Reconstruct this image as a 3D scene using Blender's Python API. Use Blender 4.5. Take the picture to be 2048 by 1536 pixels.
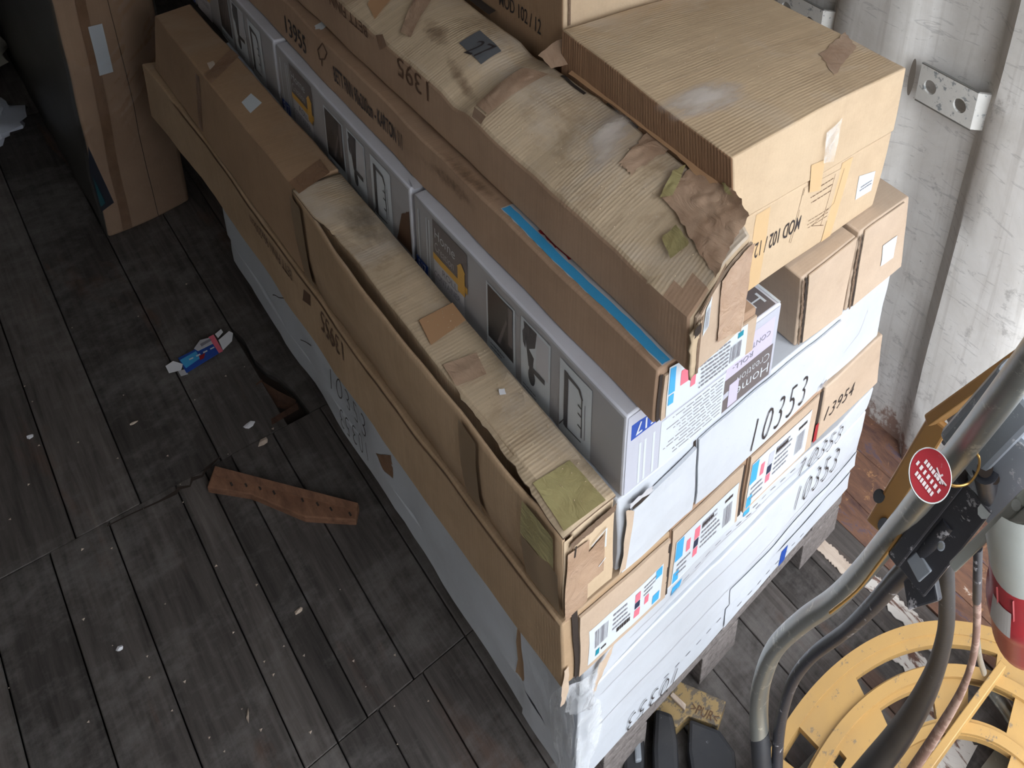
import bpy, bmesh, math, random
from mathutils import Vector, Matrix, noise
random.seed(7)
for o in list(bpy.data.objects): bpy.data.objects.remove(o)
C = bpy.context.scene.collection
SC = bpy.context.scene
# ---------------------------------------------------------------- camera
# world: x = towards the right container wall, y = along the cargo (away), z = up, metres
ROT = [[0.5596330725, -0.1783926826, 0.8093125941],
       [-0.8058193337, -0.3452191164, 0.4811226072],
       [0.1935614260, -0.9214118582, -0.3369483074]]
FOC, PX, PY, CAMZ = 1525.62946, 1915.54455, -101.91704, 2.337
cam_d = bpy.data.cameras.new('camera'); cam = bpy.data.objects.new('camera', cam_d); C.objects.link(cam)
cam_d.sensor_fit = 'HORIZONTAL'; cam_d.sensor_width = 36.0
cam_d.lens = FOC*36.0/2048
cam_d.shift_x = (1024-PX)/2048; cam_d.shift_y = (PY-768)/2048
cam_d.clip_start = 0.02; cam_d.clip_end = 100
mw = Matrix.Identity(4)
for i in range(3):
    mw[i][0] = ROT[i][0]; mw[i][1] = -ROT[i][1]; mw[i][2] = -ROT[i][2]
mw[0][3] = 0; mw[1][3] = 0; mw[2][3] = CAMZ
cam.matrix_world = mw
SC.camera = cam
# ---------------------------------------------------------------- light
world = bpy.data.worlds.new('overcast_sky'); SC.world = world; world.use_nodes = True
bg = world.node_tree.nodes['Background']; bg.inputs[1].default_value = 7.5
# overcast sky: three times brighter overhead than at the horizon
_n, _l = world.node_tree.nodes, world.node_tree.links
_tc = _n.new('ShaderNodeTexCoord'); _sx = _n.new('ShaderNodeSeparateXYZ'); _l.new(_tc.outputs['Generated'], _sx.inputs[0])
_rp = _n.new('ShaderNodeValToRGB'); _rp.color_ramp.elements[0].position = 0.0; _rp.color_ramp.elements[0].color = (.30, .32, .345, 1)
_rp.color_ramp.elements[1].position = 1.0; _rp.color_ramp.elements[1].color = (.90, .95, 1.0, 1)
_l.new(_sx.outputs[2], _rp.inputs[0]); _l.new(_rp.outputs[0], bg.inputs[0])
sun_d = bpy.data.lights.new('hazy_sun', 'SUN'); sun_d.energy = 0.35; sun_d.angle = math.radians(35); sun_d.color = (1.0, 0.97, 0.93)
sun = bpy.data.objects.new('hazy_sun', sun_d); C.objects.link(sun)
sun.rotation_euler = Vector((0.12, 0.85, -0.5)).to_track_quat('-Z', 'Y').to_euler()
SC.view_settings.view_transform = 'Standard'; SC.view_settings.look = 'None'
SC.view_settings.gamma = 1.0; SC.view_settings.exposure = 0.66
SC.view_settings.use_curve_mapping = False
OPEN_Y = -0.50; CEIL = 2.80

def ray(px, py):
    v = ((px-PX)/FOC, (py-PY)/FOC, 1.0)
    return Vector([sum(ROT[i][k]*v[k] for k in range(3)) for i in range(3)])
def P(px, py, axis, val):
    d = ray(px, py); o = Vector((0, 0, CAMZ)); t = (val-o[axis])/d[axis]; return o+d*t
def PD(px, py, depth):
    return Vector((0, 0, CAMZ))+ray(px, py)*depth
# ---------------------------------------------------------------- materials
def new_mat(name):
    m = bpy.data.materials.new(name); m.use_nodes = True
    return m, m.node_tree.nodes, m.node_tree.links, m.node_tree.nodes['Principled BSDF']
def srgb(r, g, b):
    f = lambda c: (c/255/12.92) if c/255 <= 0.04045 else ((c/255+0.055)/1.055)**2.4
    return (f(r), f(g), f(b), 1)
class NT:
    def __init__(s, name):
        s.m, s.n, s.l, s.b = new_mat(name); s.tc = s.n.new('ShaderNodeTexCoord'); s.out = s.tc.outputs['Object']
    def mapping(s, scale, loc=(0, 0, 0), rot=(0, 0, 0)):
        q = s.n.new('ShaderNodeMapping'); q.inputs['Scale'].default_value = scale; q.inputs['Location'].default_value = loc
        q.inputs['Rotation'].default_value = rot
        s.l.new(s.out, q.inputs[0]); return q.outputs[0]
    def noise(s, scale, detail=4, vec=None, rough=.6, dist=0):
        q = s.n.new('ShaderNodeTexNoise'); q.inputs['Scale'].default_value = scale; q.inputs['Detail'].default_value = detail
        q.inputs['Roughness'].default_value = rough; q.inputs['Distortion'].default_value = dist
        s.l.new(vec if vec is not None else s.out, q.inputs['Vector']); return q.outputs['Fac']
    def ramp(s, fac, stops):
        q = s.n.new('ShaderNodeValToRGB'); e = q.color_ramp.elements
        while len(e) < len(stops): e.new(0.5)
        for i, (p, c) in enumerate(stops):
            e[i].position = p; e[i].color = c if len(c) == 4 else (*c, 1)
        s.l.new(fac, q.inputs[0]); return q.outputs[0]
    def mix(s, fac, a, b, mode='MIX'):
        q = s.n.new('ShaderNodeMix'); q.data_type = 'RGBA'; q.blend_type = mode
        if isinstance(fac, (int, float)): q.inputs[0].default_value = fac
        else: s.l.new(fac, q.inputs[0])
        for k, v in ((6, a), (7, b)):
            if isinstance(v, tuple): q.inputs[k].default_value = v
            else: s.l.new(v, q.inputs[k])
        return q.outputs[2]
    def math(s, op, a, b=0.0, clamp=False):
        q = s.n.new('ShaderNodeMath'); q.operation = op; q.use_clamp = clamp
        for k, v in ((0, a), (1, b)):
            if isinstance(v, (int, float)): q.inputs[k].default_value = v
            else: s.l.new(v, q.inputs[k])
        return q.outputs[0]
    def bump(s, h, strength=.3, dist=.01, prev=None):
        q = s.n.new('ShaderNodeBump'); q.inputs['Strength'].default_value = strength; q.inputs['Distance'].default_value = dist
        s.l.new(h, q.inputs['Height'])
        if prev is not None: s.l.new(prev, q.inputs['Normal'])
        return q.outputs[0]
    def done(s, col=None, rough=None, nrm=None, metal=None, spec=None):
        b = s.b
        def put(n, v):
            if v is None: return
            if isinstance(v, (int, float, tuple)): b.inputs[n].default_value = v
            else: s.l.new(v, b.inputs[n])
        put('Base Color', col); put('Roughness', rough); put('Normal', nrm); put('Metallic', metal); put('Specular IOR Level', spec)
        return s.m
def normal_axis(t, axis):
    g = t.n.new('ShaderNodeNewGeometry'); q = t.n.new('ShaderNodeSeparateXYZ'); t.l.new(g.outputs['Normal'], q.inputs[0])
    return q.outputs[axis]
def kraft(name, base, dark, flute=.5, stain=.35, dust=.3, scale=1.0, stainpos=.55):
    t = NT(name)
    big = t.noise(3.1*scale, 5); mid = t.noise(17*scale, 6, rough=.7); fine = t.noise(240, 3)
    col = t.mix(t.ramp(big, [(.35, (0, 0, 0)), (.7, (1, 1, 1))]), base, dark)
    st = t.ramp(t.noise(5.5*scale, 8, rough=.75, dist=.6), [(stainpos, (0, 0, 0)), (stainpos+.12, (1, 1, 1))])
    col = t.mix(t.math('MULTIPLY', st, stain), col, (base[0]*.52, base[1]*.47, base[2]*.42, 1))
    # flute lines: across the length on sides and top, across the width on the ends
    sep = t.n.new('ShaderNodeSeparateXYZ'); t.l.new(t.out, sep.inputs[0])
    ny = t.math('ABSOLUTE', normal_axis(t, 1)); ny = t.math('GREATER_THAN', ny, .7)
    wob = t.math('MULTIPLY', mid, .0035)
    cy = t.math('ADD', sep.outputs[1], wob); cx = t.math('ADD', sep.outputs[0], wob)
    wy = t.math('SINE', t.math('MULTIPLY', cy, 760.0)); wx = t.math('SINE', t.math('MULTIPLY', cx, 760.0))
    w = t.math('ADD', t.math('MULTIPLY', wy, t.math('SUBTRACT', 1.0, ny)), t.math('MULTIPLY', t.math('MULTIPLY', wx, ny), .35))
    irr = t.ramp(t.noise(9, 2), [(.35, (.15, .15, .15)), (.7, (1, 1, 1))])
    w2 = t.math('MULTIPLY', w, irr)
    # coarse uneven streaks that follow the flutes
    stre = t.noise(1, 3, vec=t.mapping((3, 160, 3)), rough=.6)
    stre = t.math('MULTIPLY', t.math('SUBTRACT', stre, .5), t.math('SUBTRACT', 1.0, ny))
    fac = t.math('ADD', t.math('MULTIPLY', w2, .10*flute), t.math('MULTIPLY', stre, .6*flute))
    fac = t.math('ADD', fac, t.math('MULTIPLY', t.math('SUBTRACT', fine, .5), .10)); fac = t.math('ADD', fac, t.math('MULTIPLY', t.math('SUBTRACT', mid, .5), .25))
    hs = t.n.new('ShaderNodeHueSaturation'); t.l.new(t.math('ADD', fac, 1.0), hs.inputs['Value']); t.l.new(col, hs.inputs['Color']); col = hs.outputs[0]
    up = t.math('GREATER_THAN', normal_axis(t, 2), .7)
    du = t.ramp(t.noise(3.4*scale, 6, rough=.65, dist=.8), [(.50, (0, 0, 0)), (.72, (1, 1, 1))])
    spk = t.ramp(t.noise(150, 2), [(.70, (0, 0, 0)), (.76, (1, 1, 1))])
    du = t.math('MULTIPLY', t.math('ADD', t.math('MULTIPLY', du, dust), t.math('MULTIPLY', spk, dust*.8)), up, clamp=True)
    col = t.mix(du, col, srgb(190, 178, 165))
    nrm = t.bump(w2, .25*flute, .0012); nrm = t.bump(mid, .25, .006, nrm)
    return t.done(col, .78, nrm, spec=.25)
KR = srgb(174, 148, 120); KR2 = srgb(158, 132, 104)
M = {}
M['kraft'] = kraft('kraft_board', KR, KR2, .45, .18, .25)
M['kraft_dirty'] = kraft('kraft_board_dirty', srgb(194, 174, 148), srgb(176, 155, 129), .8, .55, .9, stainpos=.52)
M['kraft_red'] = kraft('kraft_board_reddish', srgb(166, 138, 115), srgb(156, 128, 106), .4, .12, .15)
M['kraft_pale'] = kraft('kraft_board_pale', srgb(192, 170, 143), srgb(182, 159, 132), .25, .10, .12)
M['kraft_rose'] = kraft('kraft_board_rose', srgb(184, 164, 145), srgb(175, 154, 134), .2, .1, .15)
M['kraft_mod'] = kraft('kraft_board_fluted', srgb(186, 163, 134), srgb(174, 150, 122), .7, .25, .5)
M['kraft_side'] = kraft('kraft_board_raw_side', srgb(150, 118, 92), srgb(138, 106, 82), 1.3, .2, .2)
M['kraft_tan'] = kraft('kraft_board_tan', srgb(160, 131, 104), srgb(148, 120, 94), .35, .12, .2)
def paper(name, col, grime=.12, rough=.5, scale=1):
    t = NT(name)
    c = t.mix(t.math('MULTIPLY', t.ramp(t.noise(6*scale, 8, rough=.7), [(.45, (0, 0, 0)), (.75, (1, 1, 1))]), grime), col, (col[0]*.55, col[1]*.52, col[2]*.5, 1))
    sp = t.ramp(t.noise(90, 3), [(.68, (0, 0, 0)), (.74, (1, 1, 1))])
    c = t.mix(t.math('MULTIPLY', sp, grime*1.2), c, (.35, .33, .32, 1))
    return t.done(c, rough, t.bump(t.noise(7, 4), .12, .01), spec=.35)
M['white_board'] = paper('white_board', srgb(190, 194, 201), .25)
M['white_gloss'] = paper('white_coated_board', srgb(198, 199, 208), .2, .35)
M['grey_print'] = paper('grey_print', srgb(158, 157, 160), .12, .4)
M['silver_print'] = paper('silver_print', srgb(178, 180, 192), .1, .4)
M['label_white'] = paper('label_white', srgb(198, 204, 210), .05, .4)
M['label_grey'] = paper('label_grey', srgb(188, 187, 192), .05, .4)
M['lilac_print'] = paper('lilac_print', srgb(190, 183, 206), .05, .4)
M['dark_print'] = paper('dark_print', srgb(104, 97, 98), .1, .4)
M['photo_print'] = paper('photo_print', srgb(62, 60, 62), .2, .35)
M['shape_print'] = paper('shape_print', srgb(72, 73, 78), .1, .4)
M['gold_print'] = paper('gold_print', srgb(206, 160, 74), .1, .4)
M['blue_print'] = paper('blue_print', srgb(40, 76, 160), .1, .4)
M['sky_print'] = paper('sky_blue_print', srgb(66, 160, 212), .18, .4)
M['pink_print'] = paper('pink_print', srgb(226, 112, 130), .1, .4)
M['teal_print'] = paper('teal_print', srgb(30, 130, 150), .1, .35)
M['navy_print'] = paper('navy_print', srgb(42, 50, 74), .1, .35)
M['ink'] = paper('black_ink', srgb(52, 46, 46), .0, .6)
M['ink_brown'] = paper('faded_ink', srgb(92, 66, 48), .0, .7)
M['ink_soft'] = paper('grey_ink', srgb(128, 126, 134), .0, .6)
M['grey_sticker'] = paper('grey_sticker', srgb(92, 94, 98), .1, .45)
M['paper_scrap'] = paper('paper_scrap', srgb(225, 225, 230), .1, .7)
M['red_board'] = paper('red_board', srgb(150, 40, 45), .1, .6)
def smear(name, col, strength, sc=(14, 14, 14), lo=.42, rot=0.0, rough=.8):
    m, n, l, b = new_mat(name); b.inputs['Base Color'].default_value = col; b.inputs['Roughness'].default_value = rough
    tc = n.new('ShaderNodeTexCoord'); mp = n.new('ShaderNodeMapping'); mp.inputs['Scale'].default_value = sc; mp.inputs['Rotation'].default_value = (0, 0, rot); l.new(tc.outputs['Object'], mp.inputs[0])
    no = n.new('ShaderNodeTexNoise'); no.inputs['Scale'].default_value = 1; no.inputs['Detail'].default_value = 7; no.inputs['Roughness'].default_value = .65; l.new(mp.outputs[0], no.inputs['Vector'])
    u = n.new('ShaderNodeUVMap'); sx = n.new('ShaderNodeSeparateXYZ'); l.new(u.outputs[0], sx.inputs[0])
    def mt(op, a, bb, cl=False):
        q = n.new('ShaderNodeMath'); q.operation = op; q.use_clamp = cl
        for k, v in ((0, a), (1, bb)):
            if isinstance(v, (int, float)): q.inputs[k].default_value = v
            else: l.new(v, q.inputs[k])
        return q.outputs[0]
    def hump(o): return mt('MULTIPLY', mt('MULTIPLY', o, mt('SUBTRACT', 1.0, o)), 4.0)
    h = mt('MULTIPLY', hump(sx.outputs[0]), hump(sx.outputs[1]))
    f = mt('MULTIPLY', mt('SUBTRACT', mt('ADD', mt('MULTIPLY', h, .45), no.outputs['Fac']), lo+.25), 2.6, True); f = mt('MULTIPLY', mt('MULTIPLY', f, strength), mt('POWER', h, .5))
    tr = n.new('ShaderNodeBsdfTransparent'); mx = n.new('ShaderNodeMixShader'); l.new(f, mx.inputs[0]); l.new(tr.outputs[0], mx.inputs[1]); l.new(b.outputs[0], mx.inputs[2]); l.new(mx.outputs[0], n['Material Output'].inputs[0])
    return m
M['dust'] = smear('white_dust', srgb(210, 200, 192), .8, (9, 26, 9), .30)
M['grime'] = smear('dark_grime', srgb(84, 72, 64), .5, (60, 26, 20), rot=.5)
M['stain'] = smear('brown_stain', srgb(122, 94, 70), .5, (60, 60, 60), .36)
def plain(name, col, rough=.5, metal=0.0, nscale=0, nstr=.2, spec=.5):
    t = NT(name); nrm = None
    if nscale: nrm = t.bump(t.noise(nscale, 4), nstr, .004)
    return t.done(col, rough, nrm, metal, spec)
M['edge'] = plain('corrugated_edge_or_gap', srgb(118, 96, 78), .95, nscale=400, nstr=.8)
M['dark_gap'] = plain('dark_inside', srgb(46, 36, 30), .95)
def tape(name, col, rough=.28):
    t = NT(name)
    n1 = t.noise(1, 5, vec=t.mapping((38, 16, 26), rot=(0, 0, .5)), dist=1.6, rough=.55)
    c = t.mix(t.ramp(t.noise(11, 5, dist=.8), [(.35, (0, 0, 0)), (.7, (1, 1, 1))]), col, (col[0]*.72, col[1]*.66, col[2]*.62, 1))
    return t.done(c, rough, t.bump(n1, .5, .008), spec=.6)
M['tape'] = tape('brown_tape', srgb(174, 147, 125), .24)
M['tape_dark'] = tape('dark_brown_tape', srgb(138, 108, 84), .35)
M['tape_green'] = tape('olive_tape', srgb(158, 148, 104), .38)
M['tape_flat'] = plain('flat_brown_tape', srgb(176, 138, 104), .4, spec=.5)
M['tape_side'] = plain('tape_on_side', srgb(136, 114, 88), .35, spec=.6)
M['tape_amber'] = plain('amber_tape', srgb(196, 165, 124), .4, spec=.5)
def film(name, alpha=.3, col=(.8, .82, .85, 1), sc=(30, 60, 14)):
    m, n, l, b = new_mat(name)
    b.inputs['Base Color'].default_value = col; b.inputs['Roughness'].default_value = .12
    tc = n.new('ShaderNodeTexCoord'); mp = n.new('ShaderNodeMapping'); mp.inputs['Scale'].default_value = sc; mp.inputs['Rotation'].default_value = (.5, .3, .2)
    l.new(tc.outputs['Object'], mp.inputs[0])
    no = n.new('ShaderNodeTexNoise'); no.inputs['Scale'].default_value = 1; no.inputs['Detail'].default_value = 5; no.inputs['Distortion'].default_value = 1.0
    l.new(mp.outputs[0], no.inputs['Vector'])
    bp = n.new('ShaderNodeBump'); bp.inputs['Strength'].default_value = .9; bp.inputs['Distance'].default_value = .01
    l.new(no.outputs['Fac'], bp.inputs['Height']); l.new(bp.outputs[0], b.inputs['Normal'])
    tr = n.new('ShaderNodeBsdfTransparent'); mx = n.new('ShaderNodeMixShader')
    r = n.new('ShaderNodeValToRGB'); r.color_ramp.elements[0].position = .4; r.color_ramp.elements[0].color = (alpha*.45,)*3+(1,)
    r.color_ramp.elements[1].position = .68; r.color_ramp.elements[1].color = (min(1, alpha*2.0),)*3+(1,)
    l.new(no.outputs['Fac'], r.inputs[0]); l.new(r.outputs[0], mx.inputs[0])
    l.new(tr.outputs[0], mx.inputs[1]); l.new(b.outputs[0], mx.inputs[2]); l.new(mx.outputs[0], n['Material Output'].inputs[0])
    return m
M['film'] = film('stretch_film', .24); M['film_thick'] = film('bunched_film', .6, (.62, .63, .66, 1))
def gloss_film(name, fac, rough):
    m, n, l, b = new_mat(name); g = n.new('ShaderNodeBsdfGlossy'); g.inputs['Roughness'].default_value = rough
    tr = n.new('ShaderNodeBsdfTransparent'); mx = n.new('ShaderNodeMixShader'); mx.inputs[0].default_value = fac
    l.new(tr.outputs[0], mx.inputs[1]); l.new(g.outputs[0], mx.inputs[2]); l.new(mx.outputs[0], n['Material Output'].inputs[0]); return m
M['film_thin'] = gloss_film('thin_film', .22, .12)
def wood_floor(name, v):
    t = NT(name)
    g = t.noise(1, 7, vec=t.mapping((70, 3.2, 70)), rough=.65, dist=.25)
    big = t.noise(2.3, 5, rough=.6, dist=.5); mid = t.noise(14, 7, rough=.75)
    base = t.mix(t.ramp(g, [(.3, (0, 0, 0)), (.72, (1, 1, 1))]), srgb(55*v, 51*v, 49*v), srgb(92*v, 86*v, 83*v))
    rd = t.ramp(t.noise(1, 5, vec=t.mapping((9, 1.5, 9), loc=(3, 1, 0)), dist=.6), [(.60, (0, 0, 0)), (.72, (1, 1, 1))])
    base = t.mix(t.math('MULTIPLY', rd, .45), base, srgb(104, 74, 58))
    du = t.ramp(t.math('MULTIPLY', t.math('ADD', big, mid), .5), [(.48, (0, 0, 0)), (.68, (1, 1, 1))])
    base = t.mix(t.math('MULTIPLY', du, .5), base, srgb(140, 136, 134))
    scr = t.ramp(t.noise(1, 4, vec=t.mapping((60, 210, 60), rot=(0, 0, .6)), rough=.8), [(.66, (0, 0, 0)), (.74, (1, 1, 1))])
    base = t.mix(t.math('MULTIPLY', scr, .22), base, srgb(160, 156, 152))
    nrm = t.bump(g, .5, .004); nrm = t.bump(mid, .35, .004, nrm)
    return t.done(base, t.ramp(mid, [(.3, (.62,)*3), (.7, (.9,)*3)]), nrm, spec=.3)
M['plank_a'] = wood_floor('weathered_plank', 1.0); M['plank_b'] = wood_floor('weathered_plank_dark', .86); M['plank_c'] = wood_floor('weathered_plank_grey', 1.12)
def splint(name, c1, c2, sx=70, sy=4):
    t = NT(name)
    g = t.noise(1, 7, vec=t.mapping((sx, sy, sx)), rough=.65, dist=.3)
    c = t.mix(t.ramp(g, [(.3, (0, 0, 0)), (.7, (1, 1, 1))]), c1, c2)
    return t.done(c, .85, t.bump(g, .6, .004), spec=.2)
M['pallet_wood'] = splint('pallet_wood', srgb(96, 90, 88), srgb(134, 127, 124), 90, 90)
M['board_wood'] = splint('reddish_wood', srgb(96, 68, 54), srgb(136, 100, 78), 60, 14)
M['dark_splint'] = splint('dark_reddish_wood', srgb(56, 42, 36), srgb(92, 66, 52), 60, 14)
M['pale_wood'] = splint('pale_wood', srgb(170, 152, 138), srgb(205, 190, 176), 60, 10)
def wallpaint():
    t = NT('container_white_paint')
    big = t.noise(2.2, 7, rough=.7, dist=.4); mid = t.noise(12, 8, rough=.75); 
    streak = t.noise(1, 5, vec=t.mapping((16, 34, 1.6)), rough=.6, dist=.5)
    c = t.mix(t.ramp(big, [(.35, (0, 0, 0)), (.7, (1, 1, 1))]), srgb(214, 212, 210), srgb(188, 184, 179))
    c = t.mix(t.math('MULTIPLY', t.ramp(streak, [(.5, (0, 0, 0)), (.75, (1, 1, 1))]), .4), c, srgb(140, 132, 125))
    sep = t.n.new('ShaderNodeSeparateXYZ'); t.l.new(t.out, sep.inputs[0])
    low = t.math('SUBTRACT', 1.0, t.math('MULTIPLY', sep.outputs[2], 1.1), clamp=True)
    scuff = t.ramp(t.math('ADD', mid, t.math('MULTIPLY', low, .07)), [(.60, (0, 0, 0)), (.68, (1, 1, 1))])
    c = t.mix(t.math('MULTIPLY', scuff, .45), c, srgb(120, 116, 114))
    lines = t.ramp(t.noise(1, 4, vec=t.mapping((6, 9, 46), rot=(.45, 0, 0)), rough=.5, dist=1.6), [(.60, (0, 0, 0)), (.655, (1, 1, 1)), (.70, (0, 0, 0))])
    c = t.mix(t.math('MULTIPLY', lines, .38), c, srgb(118, 116, 118))
    chip = t.ramp(t.noise(55, 4), [(.70, (0, 0, 0)), (.74, (1, 1, 1))])
    c = t.mix(t.math('MULTIPLY', chip, .5), c, srgb(92, 82, 76))
    rust = t.ramp(t.math('ADD', t.noise(9, 7, rough=.75), t.math('MULTIPLY', t.math('SUBTRACT', .12, sep.outputs[2]), 1.6)), [(.55, (0, 0, 0)), (.62, (1, 1, 1))])
    c = t.mix(t.math('MULTIPLY', rust, .8), c, srgb(120, 84, 66))
    return t.done(c, .55, t.bump(mid, .15, .006), spec=.35)
M['wall'] = wallpaint()
def rusty(name, paint, mixp=.5):
    t = NT(name)
    n1 = t.noise(14, 8, rough=.75, dist=.5); n2 = t.noise(1, 6, vec=t.mapping((34, 8, 34)), rough=.7, dist=.6)
    c = t.mix(t.ramp(n2, [(.3, (0, 0, 0)), (.7, (1, 1, 1))]), srgb(78, 58, 56), srgb(132, 96, 74))
    c = t.mix(t.ramp(n1, [(.58, (0, 0, 0)), (.66, (1, 1, 1))]), c, srgb(178, 134, 92))
    c = t.mix(t.ramp(n2, [(mixp, (0, 0, 0)), (mixp+.07, (1, 1, 1))]), c, paint)
    return t.done(c, .8, t.bump(n1, .5, .006), spec=.3)
M['rust'] = rusty('rusty_floor_plate', srgb(196, 182, 170), .62)
M['rust_dark'] = rusty('rusty_dark_plate', srgb(94, 78, 84), .55)
M['rust_paint'] = rusty('peeling_white_paint', srgb(190, 184, 178), .42)
def chipped(name, col, chip, amount=.62, rough=.45, metal=0.0):
    t = NT(name)
    n1 = t.noise(38, 6, rough=.75); n2 = t.noise(9, 5, rough=.6)
    c = t.mix(t.ramp(n1, [(amount, (0, 0, 0)), (amount+.04, (1, 1, 1))]), col, chip)
    c = t.mix(t.math('MULTIPLY', t.ramp(n2, [(.45, (0, 0, 0)), (.75, (1, 1, 1))]), .35), c, (col[0]*.5+.05, col[1]*.5+.045, col[2]*.5+.04, 1))
    return t.done(c, rough, t.bump(n1, .2, .002), metal)
M['yellow'] = chipped('yellow_paint', srgb(164, 130, 78), srgb(118, 102, 82), .60, .45)
M['dusty_yellow'] = chipped('dusty_yellow_paint', srgb(150, 126, 84), srgb(92, 84, 76), .50, .7)
M['ochre'] = chipped('ochre_paint', srgb(176, 130, 74), srgb(120, 96, 70), .72, .5)
M['black_paint'] = chipped('black_chipped_paint', srgb(44, 45, 52), srgb(164, 162, 166), .60, .38)
M['rubber'] = chipped('black_rubber', srgb(38, 39, 43), srgb(128, 128, 130), .64, .5)
M['galv'] = chipped('galvanised_tube', srgb(150, 152, 148), srgb(188, 188, 180), .58, .32, .7)
M['grey_cast'] = chipped('grey_casting', srgb(140, 146, 154), srgb(190, 190, 196), .6, .5, .2)
M['plug_red'] = chipped('red_plastic', srgb(158, 44, 50), srgb(150, 60, 60), .8, .35)
M['plug_white'] = chipped('pale_grey_plastic', srgb(176, 180, 176), srgb(180, 182, 180), .75, .4)
M['pipe_pink'] = chipped('dusty_copper_pipe', srgb(128, 100, 92), srgb(160, 134, 124), .5, .5, .2)
M['zinc'] = plain('zinc_steel', srgb(150, 152, 150), .4, .8, 60, .2)
M['bracket'] = chipped('chipped_white_bracket', srgb(196, 194, 190), srgb(128, 132, 134), .56, .5)
M['slot'] = plain('slot_shadow', srgb(112, 104, 96), .8)
M['wire'] = plain('brass_wire', srgb(190, 148, 84), .35, .7)
M['tag_red'] = paper('tag_red', srgb(146, 22, 34), .1, .75)
M['tag_white'] = plain('tag_lettering', srgb(205, 190, 190), .5)
M['sticker'] = paper('plug_sticker', srgb(186, 180, 176), .2, .4)
M['sofa_dark'] = paper('dark_fabric_wrap', srgb(70, 68, 64), .35, .45)
M['plastic_bag'] = plain('white_plastic_bag', srgb(190, 194, 206), .35, 0, 22, .8)
M['sack'] = plain('beige_sack', srgb(150, 145, 134), .7, 0, 18, .7)
M['dark_stuff'] = plain('dark_cloth', srgb(46, 43, 42), .8, 0, 10, .5)
M['ground'] = paper('asphalt', srgb(120, 120, 118), .2, .9, .3)
M['dark_wall'] = paper('grimy_wall', srgb(196, 192, 186), .4, .7, .4)
# ---------------------------------------------------------------- object helpers
def setp(o, label=None, cat=None, group=None, kind=None):
    if label: o['label'] = label
    if cat: o['category'] = cat
    if group: o['group'] = group
    if kind: o['kind'] = kind
    return o
def root(name, loc, label, cat, group=None):
    o = bpy.data.objects.new(name, None); C.objects.link(o); o.location = loc; o.empty_display_size = .05
    return setp(o, label, cat, group)
def base_of(o):
    while o is not None and o.parent is not None: o = o.parent
    return Vector(o.location) if o is not None else Vector((0, 0, 0))
def mesh_obj(name, verts, faces, mat, parent=None, smooth=False, mods=None, origin=None):
    """verts in world coordinates; stored relative to the root thing's origin"""
    b = base_of(parent) if parent is not None else (Vector(origin) if origin is not None else Vector((0, 0, 0)))
    me = bpy.data.meshes.new(name)
    me.from_pydata([tuple(Vector(v)-b) for v in verts], [], faces)
    me.validate(); me.update()
    mats = mat if isinstance(mat, (list, tuple)) else [mat]
    for m in mats: me.materials.append(M[m] if isinstance(m, str) else m)
    o = bpy.data.objects.new(name, me); C.objects.link(o)
    if parent is not None: o.parent = parent
    elif origin is not None: o.location = b
    if smooth:
        me.polygons.foreach_set('use_smooth', [True]*len(me.polygons))
        try: me.set_sharp_from_angle(angle=math.radians(40))
        except Exception: pass
    return o
BOXF = [(0, 2, 3, 1), (4, 5, 7, 6), (0, 1, 5, 4), (2, 6, 7, 3), (0, 4, 6, 2), (1, 3, 7, 5)]
def boxv(x0, x1, y0, y1, z0, z1):
    return [Vector((x, y, z)) for z in (z0, z1) for y in (y0, y1) for x in (x0, x1)]
def box(name, x0, x1, y0, y1, z0, z1, mat, parent=None, bev=0.0, origin=None):
    o = mesh_obj(name, boxv(x0, x1, y0, y1, z0, z1), BOXF, mat, parent, origin=origin)
    if bev: addbev(o, bev)
    return o
def addbev(o, w, seg=2, ang=35):
    m = o.modifiers.new('bevel', 'BEVEL'); m.width = w; m.segments = seg; m.limit_method = 'ANGLE'; m.angle_limit = math.radians(ang)
def hexa(name, pts8, mat, parent=None, bev=0.0):
    """pts8: bottom 4 (x0y0,x1y0,x0y1,x1y1) then top 4"""
    o = mesh_obj(name, pts8, BOXF, mat, parent)
    if bev: addbev(o, bev)
    return o
def tube(name, pts, rad, mat, parent=None, sides=14, sub=6, caps=True):
    P_ = [Vector(p) for p in pts]; R_ = rad if isinstance(rad, (list, tuple)) else [rad]*len(P_)
    path = []; rr = []
    n = len(P_)
    for i in range(n-1):
        p0 = P_[max(i-1, 0)]; p1 = P_[i]; p2 = P_[i+1]; p3 = P_[min(i+2, n-1)]
        for k in range(sub):
            t = k/sub
            path.append(.5*((2*p1)+(p2-p0)*t+(2*p0-5*p1+4*p2-p3)*t*t+(-p0+3*p1-3*p2+p3)*t**3)); rr.append(R_[i]*(1-t)+R_[i+1]*t)
    path.append(P_[-1]); rr.append(R_[-1])
    vs = []; fs = []
    up = Vector((0, 0, 1)); prev = None
    for i, p in enumerate(path):
        d = (path[min(i+1, len(path)-1)]-path[max(i-1, 0)]).normalized()
        if prev is None:
            a = d.cross(up); a = a if a.length > .01 else d.cross(Vector((1, 0, 0)))
        else: a = prev-d*prev.dot(d)
        a.normalize(); b = d.cross(a); prev = a
        for k in range(sides):
            th = 2*math.pi*k/sides; vs.append(p+(a*math.cos(th)+b*math.sin(th))*rr[i])
    for i in range(len(path)-1):
        for k in range(sides):
            k2 = (k+1) % sides; fs.append((i*sides+k, i*sides+k2, (i+1)*sides+k2, (i+1)*sides+k))
    if caps:
        fs.append(tuple(range(sides-1, -1, -1))); fs.append(tuple((len(path)-1)*sides+k for k in range(sides)))
    return mesh_obj(name, vs, fs, mat, parent, smooth=True)
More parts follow.
